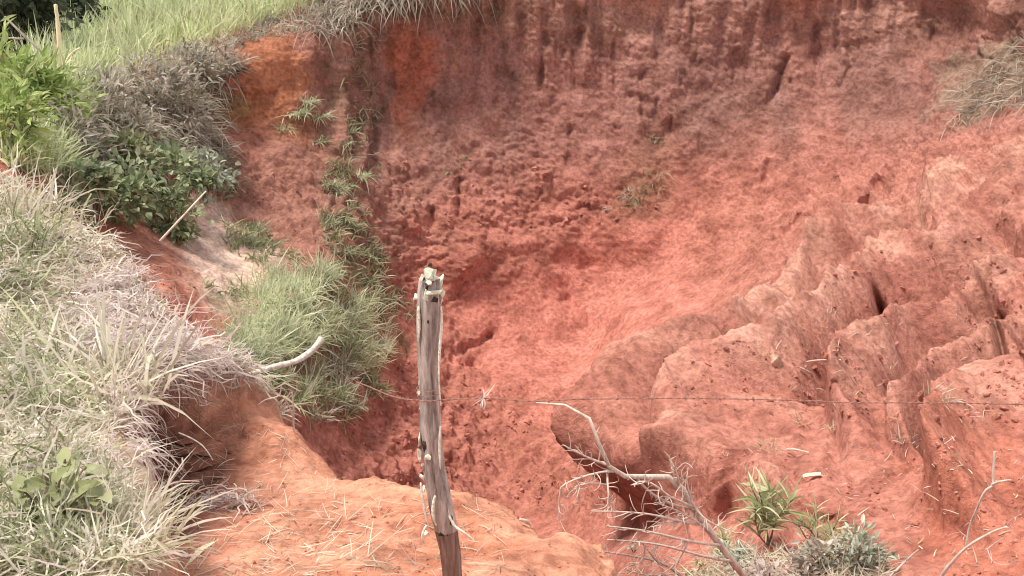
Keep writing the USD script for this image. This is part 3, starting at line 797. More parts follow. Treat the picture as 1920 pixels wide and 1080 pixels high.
def post_surface(i0, i1, n, mat, name, seed, scale=1.0, sides=40):
    c = curve(np.c_[line, rad], 400)[i0:i1]
    c = c[np.linspace(0, len(c) - 1, n).astype(int)]
    p, r = c[:, :3], c[:, 3] * scale
    ang = np.linspace(0, 2 * np.pi, sides, endpoint=False)
    ring = np.stack([np.cos(ang), np.sin(ang), 0 * ang], -1)
    hh = np.linspace(0, 1, n)[:, None]
    q = np.stack([np.cos(ang)[None] * 2.3 + 0 * hh, np.sin(ang)[None] * 2.3 + 0 * hh, p[:, 2:3] * 3.0 + 0 * ang[None]], -1)
    k = 1 + 0.36 * (fbm(q, 5, seed) - 0.5) - 0.22 * smoothstep(0.60, 0.72, fbm(q * [2.6, 2.6, 0.8], 2, seed + 5)) + 0.10 * (fbm(np.stack([ang[None] * 0 + p[:, 2:3] * 9, 0 * q[..., 0], 0 * q[..., 0]], -1), 3, seed + 7) - 0.5)
    v = p[:, None] + ring[None] * (r[:, None] * k)[..., None]
    v = np.vstack([v.reshape(-1, 3), p[:1] + [0, 0, 0.004], p[-1:]])
    i = np.arange(n * sides).reshape(n, sides); j = np.roll(i, -1, 1)
    g = np.stack([i[:-1], i[1:], j[1:], j[:-1]], -1).reshape(-1, 4)
    f = np.vstack([g[:, [0, 1, 2]], g[:, [0, 2, 3]], np.stack([i[0], j[0], np.full(sides, n * sides)], 1), np.stack([j[-1], i[-1], np.full(sides, n * sides + 1)], 1)])
    return put(name, (v, f), M[mat], post, smooth=True)


post_surface(12, 290, 200, "post", "trunk", 3)
post_surface(284, 400, 80, "postdark", "lower_trunk", 3, 0.985)  # lower part in a darker brown than the trunk above


def flake(u, v, w, h, d, y, mat, seed, name="bark_flake", tilt=0.0):
    """A lump of loose bark w x h photo pixels large, d pixels thick."""
    s = trimesh.convex.convex_hull(unit(rng_of(seed).normal(size=(11, 3))) * rng_of(seed + 1).uniform(.55, 1.2, (11, 1))).subdivide()
    u = u + (3 if u < 800 else -3 if u > 820 and name == "bark_flake" else 0)
    x = s.vertices + 0.16 * (np.stack([noise(s.vertices * 4 + 7, seed), noise(s.vertices * 4 + 3, seed + 1), noise(s.vertices * 4, seed + 2)], -1) - 0.5)
    x = x * (1.55 if name == "lichen_crust" else 1.2) * np.array([w, d, h]) * 0.5 * pxm
    c, si = math.cos(math.radians(tilt)), math.sin(math.radians(tilt))
    x = np.stack([x[:, 0] * c - x[:, 2] * si, x[:, 1], x[:, 0] * si + x[:, 2] * c], -1)
    return put(name, (x + at(u, v, y), s.faces), M[mat], post, smooth=30)


front, side = PY - 0.042, PY - 0.005
for k, a in enumerate([(778,557,10,18,14,side),(783,648,7,20,12,side),(786,715,7,14,10,side),(784,734,14,18,16,side),(786,758,15,20,16,side),(791,802,10,26,14,side),
                       (783,822,8,34,14,side),(784,852,11,26,14,side),(790,872,9,18,12,side),(788,894,12,14,12,side),(793,915,8,16,10,side),(829,560,9,36,12,side),
                       (828,600,7,52,10,side),(826,626,9,14,12,side),(825,745,6,24,10,side),(829,862,12,18,14,side),(826,812,5,40,8,side),(835,908,9,18,12,side),
                       (838,936,10,40,14,side),(845,966,7,30,10,side),(801,858,13,14,10,front),(806,950,12,10,10,side-0.01),(797,1000,13,12,12,side)]):
    flake(*a, "lichen", k * 3 + 1, tilt=(k * 37) % 24 - 12)
for k, a in enumerate([(792,836,11,22,10,front+0.014),(806,497,8,9,8,front+0.02),(794,522,15,9,9,front+0.006),(813,563,22,11,8,front),(800,541,9,12,7,front+0.002),(838,1003,30,8,8,front),(846,975,7,24,8,front+0.006),(802,602,5,12,6,front)]):
    flake(*a, "hole", 60 + k, "bark_hollow", tilt=[0, 0, 30, 5, 0, 0, -8, 0][k])  # near-black lumps stand in for the shade inside holes in the bark
for k, a in enumerate([(790,538,14,34,22,side),(822,538,16,34,22,side),(806,512,16,22,18,front+0.012),(812,549,26,12,12,front),(806,528,12,14,12,front),(797,556,8,20,10,front),(827,552,9,18,12,front+0.02),(814,520,10,16,12,front+0.01)]):
    flake(*a, "lichengreen", 90 + k, "lichen_crust", tilt=[10, -12, 20, 8, -30, 4, 0, -20][k])
for k, (a, b) in enumerate([([(785,575,PY-.03),(786,605,PY-.036),(784,640,PY-.03)], 2.2), ([(827,575,PY-.03),(828,600,PY-.03),(825,650,PY-.036),(823,700,PY-.04),(827,760,PY-.036)], 2.2),
                            ([(789,905,PY-.03),(795,950,PY-.036),(803,985,PY-.04)], 2.2), ([(838,945,PY-.03),(852,985,PY-.045),(872,1000,PY-.06),(889,1014,PY-.06)], 2.4),
                            ([(826,800,PY-.04),(824,840,PY-.04),(826,880,PY-.04)], 1.8), ([(800,985,PY-.05),(792,1005,PY-.06),(796,1020,PY-.05)], 2.0), ([(816,930,PY-.05),(812,965,PY-.05),(818,985,PY-.05)], 2.4)]):
    put("bark_strip", tube(px(a), [b * pxm, b * pxm * 1.3, b * pxm * 0.5], 5, 0.01, 0.3, k), M["lichen"], post, smooth=True)

# ------------------------------------------------------------------ the barbed wire
WP = px([(668,716,4.3),(690,724,4.15),(715,735,3.98),(740,744,3.8),(786,751,PY-.052),(806,752,PY-.058),(826,750,PY-.05),(905,747,3.56),(1000,752,3.55),(1100,748,3.55),(1290,747,3.55),(1500,751,3.56),(1600,755,3.57),(1750,755,3.58),(1920,758,3.6),(2150,756,3.64),(2420,746,3.7)])
wire = thing("barbed_wire", "rusty strand of twisted barbed wire stretched from the post across the photo", "barbed wire", WP[5])
c = curve(WP, 1500)
sl = np.r_[0, np.cumsum(np.linalg.norm(np.diff(c, axis=0), axis=1))]
t = unit(np.gradient(c, axis=0)); a = unit(np.cross(t, [0, 0, 1.0])); b = np.cross(t, a)
for k in range(2):
    ph = sl * 2 * np.pi / 0.055 + k * np.pi
    cc = c + (a * np.cos(ph)[:, None] + b * np.sin(ph)[:, None]) * 0.0016
    put("strand", tube(cc, 0.0015, 5, 0.007, 0.0), M["rust"], wire, smooth=True)
for k, sp in enumerate(np.arange(0.35, sl[-1], 0.125)):
    i = min(np.searchsorted(sl, sp), len(c) - 2)
    parts = []
    for m in range(2):
        h = 2 * np.pi * R.uniform(); w = a[i] * math.cos(h) + b[i] * math.sin(h)
        th = np.linspace(0, 3.2 * np.pi, 10)
        coil = [c[i] + t[i] * (m * 0.004 + x * 0.0006) + (a[i] * math.cos(h + x) + b[i] * math.sin(h + x)) * 0.0042 for x in th]
        w2 = unit(np.cross(t[i], w))
        parts.append(tube(np.vstack([[c[i] - w2 * 0.013 + w * 0.004 + t[i] * m * 0.004], coil, [coil[-1] + w2 * 0.013]]), 0.0011, 4, 0.003, 0.0))
    put("barb", join(parts), M["rust"], wire)
put("grass_wisp", blades(np.repeat(at(907, 747, 3.55)[None], 16, 0), tilt_dirs(16, R, -40, 60), R.uniform(0.03, 0.08, 16), np.full(16, 0.004), R.uniform(0.1, 0.6, 16), 3, R, 0.3), M["pinkstraw"], wire, label="wisp of dry grass caught on the wire")
put("tie_wire", tube(np.array([line[5] * 0 + np.array([at(806, 752, PY)[0] + 0.0475 * math.cos(x), PY - 0.0 + 0.0475 * math.sin(x), WP[5][2] + 0.003 * x]) for x in np.linspace(0, 4 * np.pi, 60)]), 0.0016, 5, 0.008, 0.0), M["rust"], wire)

# ------------------------------------------------------------------ bare branches
def bare_plant(name, label, cat, stems, mat, part="branch", seed=0, twigs=0, group=None):
    """stems: lists of (u, v, y) with a pair of radii in photo pixels at that distance; the first is the main stem."""
    rg = rng_of(seed)
    root = px(stems[0][0][:1])[0]
    th = thing(name, label, cat, root, group)
    for k, (pts, r0, r1) in enumerate(stems):
        p = px(pts)
        m = np.asarray(pts)[0][2] * 1.06 / F
        q = p + np.r_[np.zeros((1, 3)), rg.normal(size=(len(p) - 1, 3)) * 0.006]
        put("stem" if k == 0 else part, tube(q, [r0 * m, r1 * m], 7 if r0 > 4 else 5, None, 0.18, seed + k), M[mat], th, smooth=True)
        tw = []
        for i in range(twigs if len(pts) > 2 or r0 > 2 else twigs // 2):
            s = rg.uniform(0.2, 0.98)
            c_ = curve(q, 50); i0 = int(s * 49)
            d = unit(unit(c_[min(i0 + 1, 49)] - c_[max(i0 - 1, 0)]) + rg.normal(size=3) * 0.75)
            ln = rg.uniform(12, 46) * m
            mid = c_[i0] + d * ln * 0.5 + rg.normal(size=3) * ln * 0.10
            tw.append(tube([c_[i0], mid, c_[i0] + d * ln + rg.normal(size=3) * ln * 0.15], [min(r1, 1.3) * m, 0.5 * m], 4, None, 0.1, i))
        if tw:
            put("twig", join(tw), M[mat], th, kind="stuff")
    return th


bare_plant("dead_branch", "large pale dead branch with many bare twigs lying right of the orange ledge", "dead branch", [
    ([(1405,1092,5.7),(1345,1015,5.6),(1300,950,5.5),(1270,910,5.45),(1248,896,5.4),(1195,897,5.3),(1165,890,5.25),(1140,870,5.2),(1126,840,5.2),(1117,800,5.2),(1095,775,5.25),(1060,757,5.3),(1005,756,5.3)], 7.5, 1.5),
    ([(1140,872,5.2),(1100,855,5.15),(1060,838,5.1)], 3, 1.2), ([(1150,884,5.22),(1100,895,5.1),(1050,914,5.05),(1046,970,5.05)], 2.6, 1.2),
    ([(1138,909,5.2),(1085,911,5.1),(1086,950,5.1)], 2.0, 1.0), ([(1138,888,5.2),(1138,930,5.1),(1155,982,5.1)], 2.4, 1.1),
    ([(1195,898,5.3),(1242,933,5.4),(1292,956,5.5)], 3, 3), ([(1300,950,5.5),(1255,930,5.3),(1205,902,5.2),(1185,905,5.2)], 3, 1.2),
    ([(1322,985,5.55),(1270,976,5.3),(1200,964,5.15),(1108,958,5.05)], 3, 1.2), ([(1350,1022,5.6),(1290,1013,5.3),(1200,993,5.1),(1135,984,5.0)], 3.4, 1.3),
    ([(1372,1052,5.65),(1310,1044,5.3),(1220,1021,5.1),(1138,1016,5.0)], 3.2, 1.2), ([(1302,968,5.5),(1265,984,5.3),(1222,988,5.2)], 2.8, 1.2),
    ([(1290,1012,5.3),(1265,1058,5.3),(1236,1080,5.3)], 2.2, 1.0), ([(1272,912,5.45),(1266,880,5.4),(1258,862,5.4)], 3, 1.2), ([(1312,965,5.5),(1292,925,5.4),(1286,890,5.4)], 2.6, 1.1),
    ([(1340,1008,5.6),(1280,960,5.35),(1225,940,5.25)], 2.2, 1.0), ([(1300,950,5.5),(1330,975,5.45),(1390,1000,5.5)], 2.2, 1.0), ([(1210,1020,5.1),(1208,1050,5.1),(1180,1062,5.1)], 1.8, 0.9)],
    "twig", seed=31, twigs=15)
bare_plant("bare_sapling", "thin bare pale sapling forking twice at the lower right corner", "sapling", [
    ([(1752,1120,4.85),(1768,1082,4.8),(1790,1046,4.75),(1812,1022,4.7),(1860,1000,4.65),(1888,985,4.65)], 4.6, 1.6),
    ([(1812,1022,4.7),(1817,1000,4.7),(1830,960,4.65),(1845,925,4.6),(1859,909,4.6),(1863,880,4.6),(1861,850,4.6)], 2.6, 2.6), ([(1859,909,4.6),(1876,903,4.55),(1894,900,4.5)], 2.6, 1.8),
    ([(1888,985,4.65),(1900,975,4.6),(1912,965,4.55)], 1.4, 0.8), ([(1834,1030,4.7),(1858,1022,4.65),(1878,1008,4.65)], 1.2, 0.8)], "twig", seed=41, twigs=1)
bare_plant("forked_twig", "short forked dry twig standing left of the bare sapling", "twig", [([(1668,1082,5.0),(1695,1055,5.0),(1722,1030,5.0)], 3, 1.4), ([(1700,1050,5.0),(1698,1030,5.0)], 1.6, 0.9), ([(1680,1070,5.0),(1650,1078,4.95)], 1.6, 0.9)], "greytwig", seed=43)
bare_plant("dry_stalk", "single upright pale stalk right of the low grey green shrub", "stalk", [([(1647,1085,4.9),(1646,1060,4.9),(1645,1028,4.9)], 2.0, 1.2)], "twig", seed=44)
bare_plant("fallen_branch", "smooth bleached curved branch jutting over the green bush from the grassy edge", "branch", [([(440,714,6.5),(470,702,6.6),(505,690,6.7),(545,679,6.8),(578,662,6.9),(604,633,7.0)], 4.5, 7.0)], "bone", seed=45)
bare_plant("thin_sapling", "thin leafless sapling bending over the edge below the bleached branch", "sapling", [
    ([(556,852,6.0),(551,800,5.95),(549,760,5.9),(548,735,5.9)], 2.0, 1.4), ([(551,790,5.95),(540,760,5.9),(525,742,5.85),(500,746,5.8),(485,760,5.8)], 1.6, 1.1), ([(525,742,5.85),(530,725,5.85)], 1.2, 0.8)], "greytwig", seed=46)
bare_plant("leaning_stick", "long pale dry stick leaning against the green shrubs above the bare soil", "stick", [([(300,452,12.4),(345,402,12.6),(388,358,13.0)], 2.4, 1.6)], "twig", seed=47)
bare_plant("dry_stick", "pale dry stick lying over the straw beside the broad leaved weed", "stick", [([(130,838,4.6),(175,846,4.62),(230,853,4.65),(262,861,4.72)], 5.0, 3.0)], "bone", seed=48)
bare_plant("curved_root", "curved pale root hanging out of the dark hollow under the grass", "root", [([(262,858,4.85),(295,880,4.8),(330,886,4.78),(345,872,4.78),(346,858,4.8)], 2.8, 1.6), ([(335,812,5.2),(370,835,5.1),(398,862,5.05)], 2.0, 1.2)], "bone", part="rootlet", seed=49)
bare_plant("slanted_stem", "bleached stem leaning up to the left in the straw above the weed", "stem", [([(140,838,4.55),(118,800,4.6),(95,745,4.7)], 3.4, 2.0)], "bone", seed=50)
bare_plant("straight_cane", "straight pale cane lying at the edge of the straw beside the orange ledge", "cane", [([(225,975,3.85),(290,925,4.1),(370,900,4.5)], 3.0, 1.8)], "twig", seed=51)
bare_plant("upright_stalk", "tall pale green dry stalk standing upright before the dark tree", "stalk", [([(122,170,17.0),(114,110,17.0),(110,60,17.0),(104,8,17.0)], 5.0, 3.0), ([(118,150,17.0),(105,100,16.9),(98,60,16.8)], 2.4, 1.2), ([(118,150,17.0),(135,100,17),(150,92,17)], 2.4, 1.2)], "chip", seed=52)
bare_plant("leaning_cane", "long pale cane leaning to the left across the dark tree", "cane", [([(112,150,16.5),(75,95,16.4),(45,66,16.3),(8,32,16.2)], 3.4, 1.8), ([(45,72,16.3),(20,72,16.2),(0,70,16.1)], 2.0, 1.2)], "bone", seed=53)

rg = rng_of(55)
rt = thing("hanging_roots", "tangle of dark thin roots hanging in the hollow under the grassy edge", "roots", at(330, 800, 5.2))
for k in range(34):
    tt = rg.uniform(.50, .80)
    q = np.array(shapely.LineString(SCARP[:, :2]).interpolate(tt, normalized=True).coords[0]) + rg.normal(size=2) * .04
    a_ = np.array([q[0], q[1], float(bank_z(q[0] - .12, q[1])[0]) - .02])
    d_ = np.array([rg.uniform(.02, .25), rg.uniform(-.12, .12), -rg.uniform(.12, .42)])
    put("root", tube([a_, a_ + d_ * .5 + rg.normal(size=3) * .04, a_ + d_ + rg.normal(size=3) * .05], [.005, .002], 5, .03, .2, k), M["stem" if k % 3 else "greytwig"], rt, smooth=True)

# ------------------------------------------------------------------ plants
def clump(name, label, cat, u, v, spread, n, L, w, mat, el=(25, 85), droop=(0.1, 0.6), group=None, sheet="gully", seed=0, up=(0, -0.3, 0.5), sub=5, extra=None):
    """A grass clump: several tufts of blades that grow from neighbouring spots on the slope, one part per tuft."""
    rg = rng_of(seed)
    spots = np.array([(u, v)] + [(u + rg.normal() * spread[0], v + rg.normal() * spread[1]) for _ in range(sub - 1)], float)
    p = on_gully(*spots.T)[0] if sheet == "gully" else on_bank(*spots.T)
    th = thing(name, label, cat, p[0], group)
    for k, c0 in enumerate(p):
        m = M[mat] if not (extra and k % 3 == 2) else M[extra]
        put("tuft", tuft(c0 - [0, 0, 0.02], L[1] * 0.45, n // sub, rg, L, w, el, droop, up), m, th, kind="stuff")
    return th


CL = "green grass clumps below the gully wall"
for k, (u, v, sx, sy, n, L, lab, ex) in enumerate([
        (455, 650, 22, 18, 560, (.25, .6), "bright green grass clump nearest the bare wash, left in the grass bed", None),
        (520, 610, 26, 22, 700, (.3, .7), "dense green grass clump directly above the bleached branch", None),
        (500, 680, 30, 12, 420, (.2, .5), "short green grass clump tucked under the bleached branch", "dullgrass"),
        (560, 545, 26, 20, 560, (.3, .75), "tall green grass clump at the upper end of the grass bed", None),
        (610, 600, 26, 26, 560, (.3, .7), "grey green grass clump in the middle of the grass bed", "dullgrass"),
        (660, 560, 24, 30, 480, (.25, .6), "dull green grass clump at the foot of the fluted wall", "dullgrass"),
        (690, 650, 22, 20, 420, (.25, .55), "dark green grass clump beside the post, right end of the grass bed", "greystraw"),
        (640, 690, 28, 22, 520, (.25, .6), "half dried grass clump hanging over the gully at the lower right of the bed", "greystraw"),
        (570, 725, 30, 16, 460, (.2, .5), "half dried grass clump below the bleached branch", "greystraw"),
        (640, 750, 20, 16, 240, (.15, .4), "sparse dry grass clump lowest on the red slope", "greystraw")]):
    clump("grass_clump", lab, "grass", u, v, (sx * 1.35, sy * 1.25), int(n * 3.2), (.06, L[1] * 0.72), (.009, .020), "bushgreen" if k < 7 else "dullgrass", sub=16, el=(-25, 85), droop=(0.0, 0.4), group=CL, seed=100 + k, extra=ex)
for k, (u, v, sx, sy, n, L, mat, lab) in enumerate([
        (570, 205, 22, 26, 420, (.2, .45), "bushgreen", "green vine patch clinging to the wall beside the orange niche"),
        (600, 262, 20, 20, 260, (.2, .4), "dullgrass", "dull vine patch just under the upper vine patch"),
        (640, 355, 14, 30, 300, (.15, .4), "bushgreen", "narrow strip of green plants halfway down the fluted wall"),
        (660, 420, 18, 26, 260, (.15, .4), "dullgrass", "narrow strip of dull green plants low on the fluted wall"),
        (470, 450, 22, 16, 320, (.2, .45), "dullgrass", "rounded green tuft at the right edge of the sandy wash"),
        (640, 470, 26, 14, 300, (.2, .45), "dullgrass", "flat olive patch of plants above the grass bed"),
        (1228, 262, 6, 5, 50, (.12, .25), "dullgrass", "tiny green plant alone on the high red wall"),
        (860, 310, 14, 10, 60, (.1, .2), "dullgrass", "small grey green plant on the rubble of the red wall"),
        (1190, 375, 24, 12, 120, (.1, .25), "greystraw", "scrubby dry plant on the ledge halfway up the red wall"),
        (430, 545, 12, 6, 70, (.12, .28), "dullgrass", "small sparse tuft growing in the sandy wash")]):
    clump("wall_plant", lab, "plant", u, v, (sx * 1.5, sy * 1.3), int(n * 1.2), (L[0] * .6, L[1] * .75), (.012, .024), mat, sub=4, seed=200 + k, up=(0, -0.6, 0.2), el=(-10, 80), droop=(.2, .9))
for k, (u, v, n, L, mat, lab) in enumerate([
        (1440, 838, 40, (.08, .2), "spikeleaf", "small pale green tuft on the smooth earth mound"),
        (1505, 785, 26, (.06, .16), "dullgrass", "thin grassy sprig above the smooth earth mound"),
        (1690, 822, 34, (.08, .22), "greystraw", "grey dry tuft in the bare hollow right of the mound"),
        (1768, 745, 26, (.1, .26), "straw", "bleached dry tuft under the wire at the right"),
        (1560, 800, 20, (.06, .14), "straw", "little dry sprig between the mound and the wire"),
        (1560, 590, 24, (.06, .14), "straw", "wisp of dry grass high on the right ribs")]):
    clump("small_tuft", lab, "grass", u, v, (3, 2), n, L, (.005, .010), mat, sub=1, seed=240 + k)
for k, (u, v, n, L, mat, lab) in enumerate([
        (115, 735, 240, (.15, .34), "lightgrass", "fresh green grass tuft in the straw on the left, above the weed"),
        (225, 690, 70, (.1, .25), "lightgrass", "small yellow green tuft right of the fresh green tuft"),
        (40, 640, 160, (.15, .4), "dullgrass", "dull green tuft at the left edge of the photo"),
        (70, 1040, 260, (.15, .36), "dullgrass", "olive grass tuft in the lower left corner"),
        (170, 1060, 200, (.12, .34), "straw", "dense dry tuft right of the lower left corner"),
        (240, 1010, 200, (.12, .34), "straw", "dry tuft at the edge of the orange ledge")]):
    clump("bank_tuft", lab, "grass", u, v, (12, 8), n, L, (.005, .011), mat, sub=3, sheet="bank", seed=260 + k, up=(0, 0, .3))
for k, (u, v, n, L, mat, lab) in enumerate([
        (45, 395, 130, (.4, .95), "straw", "tall bleached grass stems at the left edge above the straw"),
        (105, 370, 120, (.35, .85), "straw", "bleached arching grass stems beside the tall stems at the left edge"),
        (25, 470, 120, (.3, .7), "dullgrass", "olive grass stems at the left edge below the bleached stems"),
        (160, 425, 90, (.25, .6), "straw", "bleached stems leaning over the bare soil patch")]):
    clump("tall_dry_grass", lab, "grass", u, v, (14, 8), n, L, (.012, .022), mat, sub=3, sheet="bank", seed=280 + k, el=(35, 85), droop=(.1, .8), up=(.2, -.2, .3))


def shrub(name, label, cat, u, v, y_off, radii, n, L, W, mat, seed, stem="stem", group=None, clumps=10, lift=0.8, **kw):
    rg = rng_of(seed)
    b = on_gully([u], [v])[0][0]
    c0 = b + np.array([0, y_off, radii[2] * lift])
    th = thing(name, label, cat, b, group)
    lv, st = leafy(c0, radii, n, rg, L, W, base=b - [0, 0, .05], clumps=clumps, stems=clumps, **kw)
    put("foliage", lv, M[mat], th, kind="stuff")
    put("stem", st, M[stem], th, smooth=True, kind="stuff")
    return th


for k, (u, v, r, n, mat, lab) in enumerate([
        (170, 400, (.55, .45, .42), 620, "midleaf", "broad leaved shrub at the left end of the row above the bare soil"),
        (245, 400, (.55, .45, .40), 620, "midleaf", "broad leaved shrub in the middle of the shrub row above the bare soil"),
        (315, 425, (.5, .4, .38), 560, "midleaf", "broad leaved shrub hanging lowest over the bare soil patch"),
        (340, 360, (.55, .45, .40), 520, "midleaf", "dull leaved shrub under the grey dry bushes"),
        (395, 355, (.5, .4, .40), 340, "greyleaf", "thin grey green shrub beside the dark cleft"),
        (260, 340, (.6, .45, .38), 460, "dullgrass", "olive leaved shrub between the green shrubs and the dry bushes")]):
    shrub("green_shrub", lab, "shrub", u, v, -0.25, r, n, (.09, .17), (.05, .10), mat, 300 + k, group="green shrubs above the bare soil")
for k, (u, v, r, n, lab) in enumerate([
        (200, 215, (.6, .45, .45), 520, "grey dry bush under the tall grass at the far left of the dry bushes"),
        (165, 285, (.6, .45, .45), 560, "dark dry bush just left above the green shrubs"),
        (280, 190, (.65, .45, .45), 560, "grey dry bush in the middle of the dry bushes"),
        (345, 150, (.65, .45, .42), 560, "grey brown dry bush on the crest of the side slope"),
        (350, 225, (.6, .45, .45), 560, "purple grey dry bush hanging on the side slope above the red soil"),
        (405, 120, (.5, .4, .35), 400, "dark dry bush next to the orange niche"),
        (260, 265, (.55, .4, .40), 420, "dark dry bush directly above the olive leaved shrub")]):
    rg = rng_of(320 + k)
    b = on_gully([u], [v])[0][0]
    th = thing("dry_bush", lab, "bush", b, "dry bushes on the side slope")
    lv, st = leafy(b + [0, -.2, r[2] * .5], r, n, rg, (.10, .22), (.022, .05), base=b - [0, 0, .05], clumps=12, stems=12)
    put("foliage", lv, M["greystraw"], th, kind="stuff")
    put("stem", st, M["greytwig"], th, smooth=True, kind="stuff")
for k, (u, v, r, n, L, W, mat, lab) in enumerate([
        (40, 190, (.75, .6, .55), 700, (.16, .34), (.04, .08), "brightleaf", "bright yellow green shrub with long leaves at the left edge"),
        (80, 240, (.6, .5, .45), 480, (.12, .26), (.04, .07), "brightleaf", "bright green shrub right of the yellow green shrub"),
        (15, 270, (.6, .5, .5), 480, (.12, .24), (.04, .08), "brightleaf", "bright green shrub lowest at the left edge")]):
    shrub("bright_shrub", lab, "shrub", u, v, -0.1, r, n, L, W, mat, 340 + k, group="bright shrubs at the left edge")
for k, (u, v, r, lab) in enumerate([(35, 95, (1.0, .9, .95), "dark leaved tree in the upper left corner"), (120, 60, (.8, .8, .7), "lower dark tree right of the corner tree behind the pale stalk"), (-70, 70, (1.2, 1.0, 1.1), "dark tree cut by the left edge of the photo")]):
    rg = rng_of(350 + k)
    b = on_gully([u], [v])[0][0]
    th = thing("dark_tree", lab, "tree", b, "dark trees in the upper left corner")
    lv, st = leafy(b + [0, 0, r[2] * 1.15], r, 1500, rg, (.14, .26), (.07, .13), base=b + [0, 0, .2], clumps=16, stems=14)
    put("crown", lv, M["darkleaf"], th, kind="stuff")
    put("limb", st, M["stem"], th, smooth=True, kind="stuff")
    put("trunk", tube([b - [0, 0, .2], b + [.03, 0, .35], b + [-.03, 0, r[2] * 1.3]], [.09, .07, .03], 9, .08, .12), M["stem"], th, smooth=True)

# the spiky plant and the low grey green plants at the bottom
def spiky(name, label, cat, u, v, n, L, W, h, mat, seed, dark="stem", stems=5, y=None):
    rg = rng_of(seed)
    b = on_gully([u], [v])[0][0] if y is None else at(u, v, y)
    th = thing(name, label, cat, b)
    for k in range(stems):
        d = unit(np.array([rg.normal() * .45, rg.normal() * .35 - .1, 1.0]))
        tip = b + d * h * rg.uniform(.75, 1.1)
        mid = b * .5 + tip * .5 + rg.normal(size=3) * h * .06
        put("stem", tube([b, mid, tip], [.006, .003], 5, .02, .1, k), M[dark], th)
        m = n // stems
        s = rg.uniform(.3, 1.0, m)
        c_ = curve([b, mid, tip], 30)[(s * 29).astype(int)]
        dd = unit(tilt_dirs(m, rg, -5, 65) + d * .5)
        lv, lf = blades(c_, dd, rg.uniform(*L, m), rg.uniform(*W, m), rg.uniform(.05, .5, m), 5, rg, .08)
        if L[1] > .2:
            for i in range(m):
                put("leaf", (lv[i * 11:(i + 1) * 11], lf[:9]), M[mat], th)
        else:
            put("leaves", (lv, lf), M[mat], th, kind="stuff")
    return th


spiky("spiky_plant", "spiky green plant with long narrow leaves right of the dead branch", "plant", 1442, 1020, 200, (.14, .30), (.011, .020), .46, "spikeleaf", 401, stems=6)
spiky("spiky_plant", "smaller spiky green plant directly right of the larger one beside the low shrub", "plant", 1530, 1030, 90, (.10, .22), (.009, .016), .30, "spikeleaf", 405, stems=4)
bare_plant("dead_branch", "smaller grey dead branch lying flat under the large pale one at the bottom", "dead branch", [
    ([(1290,1092,5.5),(1240,1060,5.35),(1180,1040,5.2),(1120,1035,5.1)], 3.4, 1.2), ([(1240,1060,5.35),(1215,1035,5.2),(1190,1000,5.15)], 2.0, 1.0), ([(1265,1075,5.4),(1220,1078,5.3),(1170,1070,5.2)], 1.8, 0.9)], "greytwig", seed=59, twigs=12)
spiky("young_shoot", "small spiky shoot between the dead branch and the spiky plant", "plant", 1345, 1045, 80, (.10, .20), (.010, .016), .22, "spikeleaf", 402, stems=3)
spiky("reedy_sprig", "thin reedy sprig right of the spiky plant", "plant", 1512, 1015, 60, (.12, .20), (.006, .011), .24, "dullgrass", 403, stems=3)
for k, (u, v, r, n, mat, lab) in enumerate([
        (1385, 1066, (.14, .14, .12), 240, "greyleaf", "grey green leafy plant under the dead branch and the spiky plant"),
        (1600, 1066, (.20, .16, .14), 360, "greyleaf", "low grey green shrub at the bottom right of the spiky plant"),
        (1540, 1062, (.16, .14, .12), 240, "greystraw", "withered brown shrub between the spiky plant and the low shrub"),
        (1300, 1085, (.14, .12, .07), 120, "bigleaf", "low leafy plant at the bottom edge below the dead branch"),
        (1455, 1085, (.22, .14, .10), 260, "pinkstraw", "heap of pale withered leaves at the bottom edge below the spiky plant")]):
    shrub("low_shrub", lab, "plant", u, v, -0.04, r, n, (.035, .075), (.014, .030), mat, 420 + k, clumps=9)
spiky("bleached_tuft", "bleached withered tuft at the bottom edge of the photo", "plant", 1500, 1075, 60, (.06, .14), (.008, .014), .08, "straw", 431, stems=4)
spiky("hollow_shoot", "little dark leaved shoot in the hollow right of the ledge", "plant", 1185, 1035, 22, (.05, .10), (.012, .018), .08, "greyleaf", 432, stems=2)

R = rng_of(77)
parts = []
for poly, n, L in (([(1330,1050),(1380,1030),(1480,1040),(1660,1040),(1670,1095),(1260,1095)], 1400, (.05, .2)), ([(1300,850),(1900,820),(1920,1090),(1660,1050),(1560,960)], 160, (.03, .12)), ([(1400,640),(1900,560),(1900,800),(1500,800)], 90, (.04, .14))):
    uv = in_poly(poly, n, R)
    q, nn = on_gully(*uv.T)
    parts.append(blades(q + nn * .01, unit(nn * .3 + tilt_dirs(n, R, -10, 50)), R.uniform(*L, n), R.uniform(.004, .010, n), R.uniform(0, .4, n), 4, R, .3))
put("dry_litter", join(parts), M["straw"], label="dry litter of stalks and leaves under the dead branch and on the right slope", cat="litter", kind="stuff")
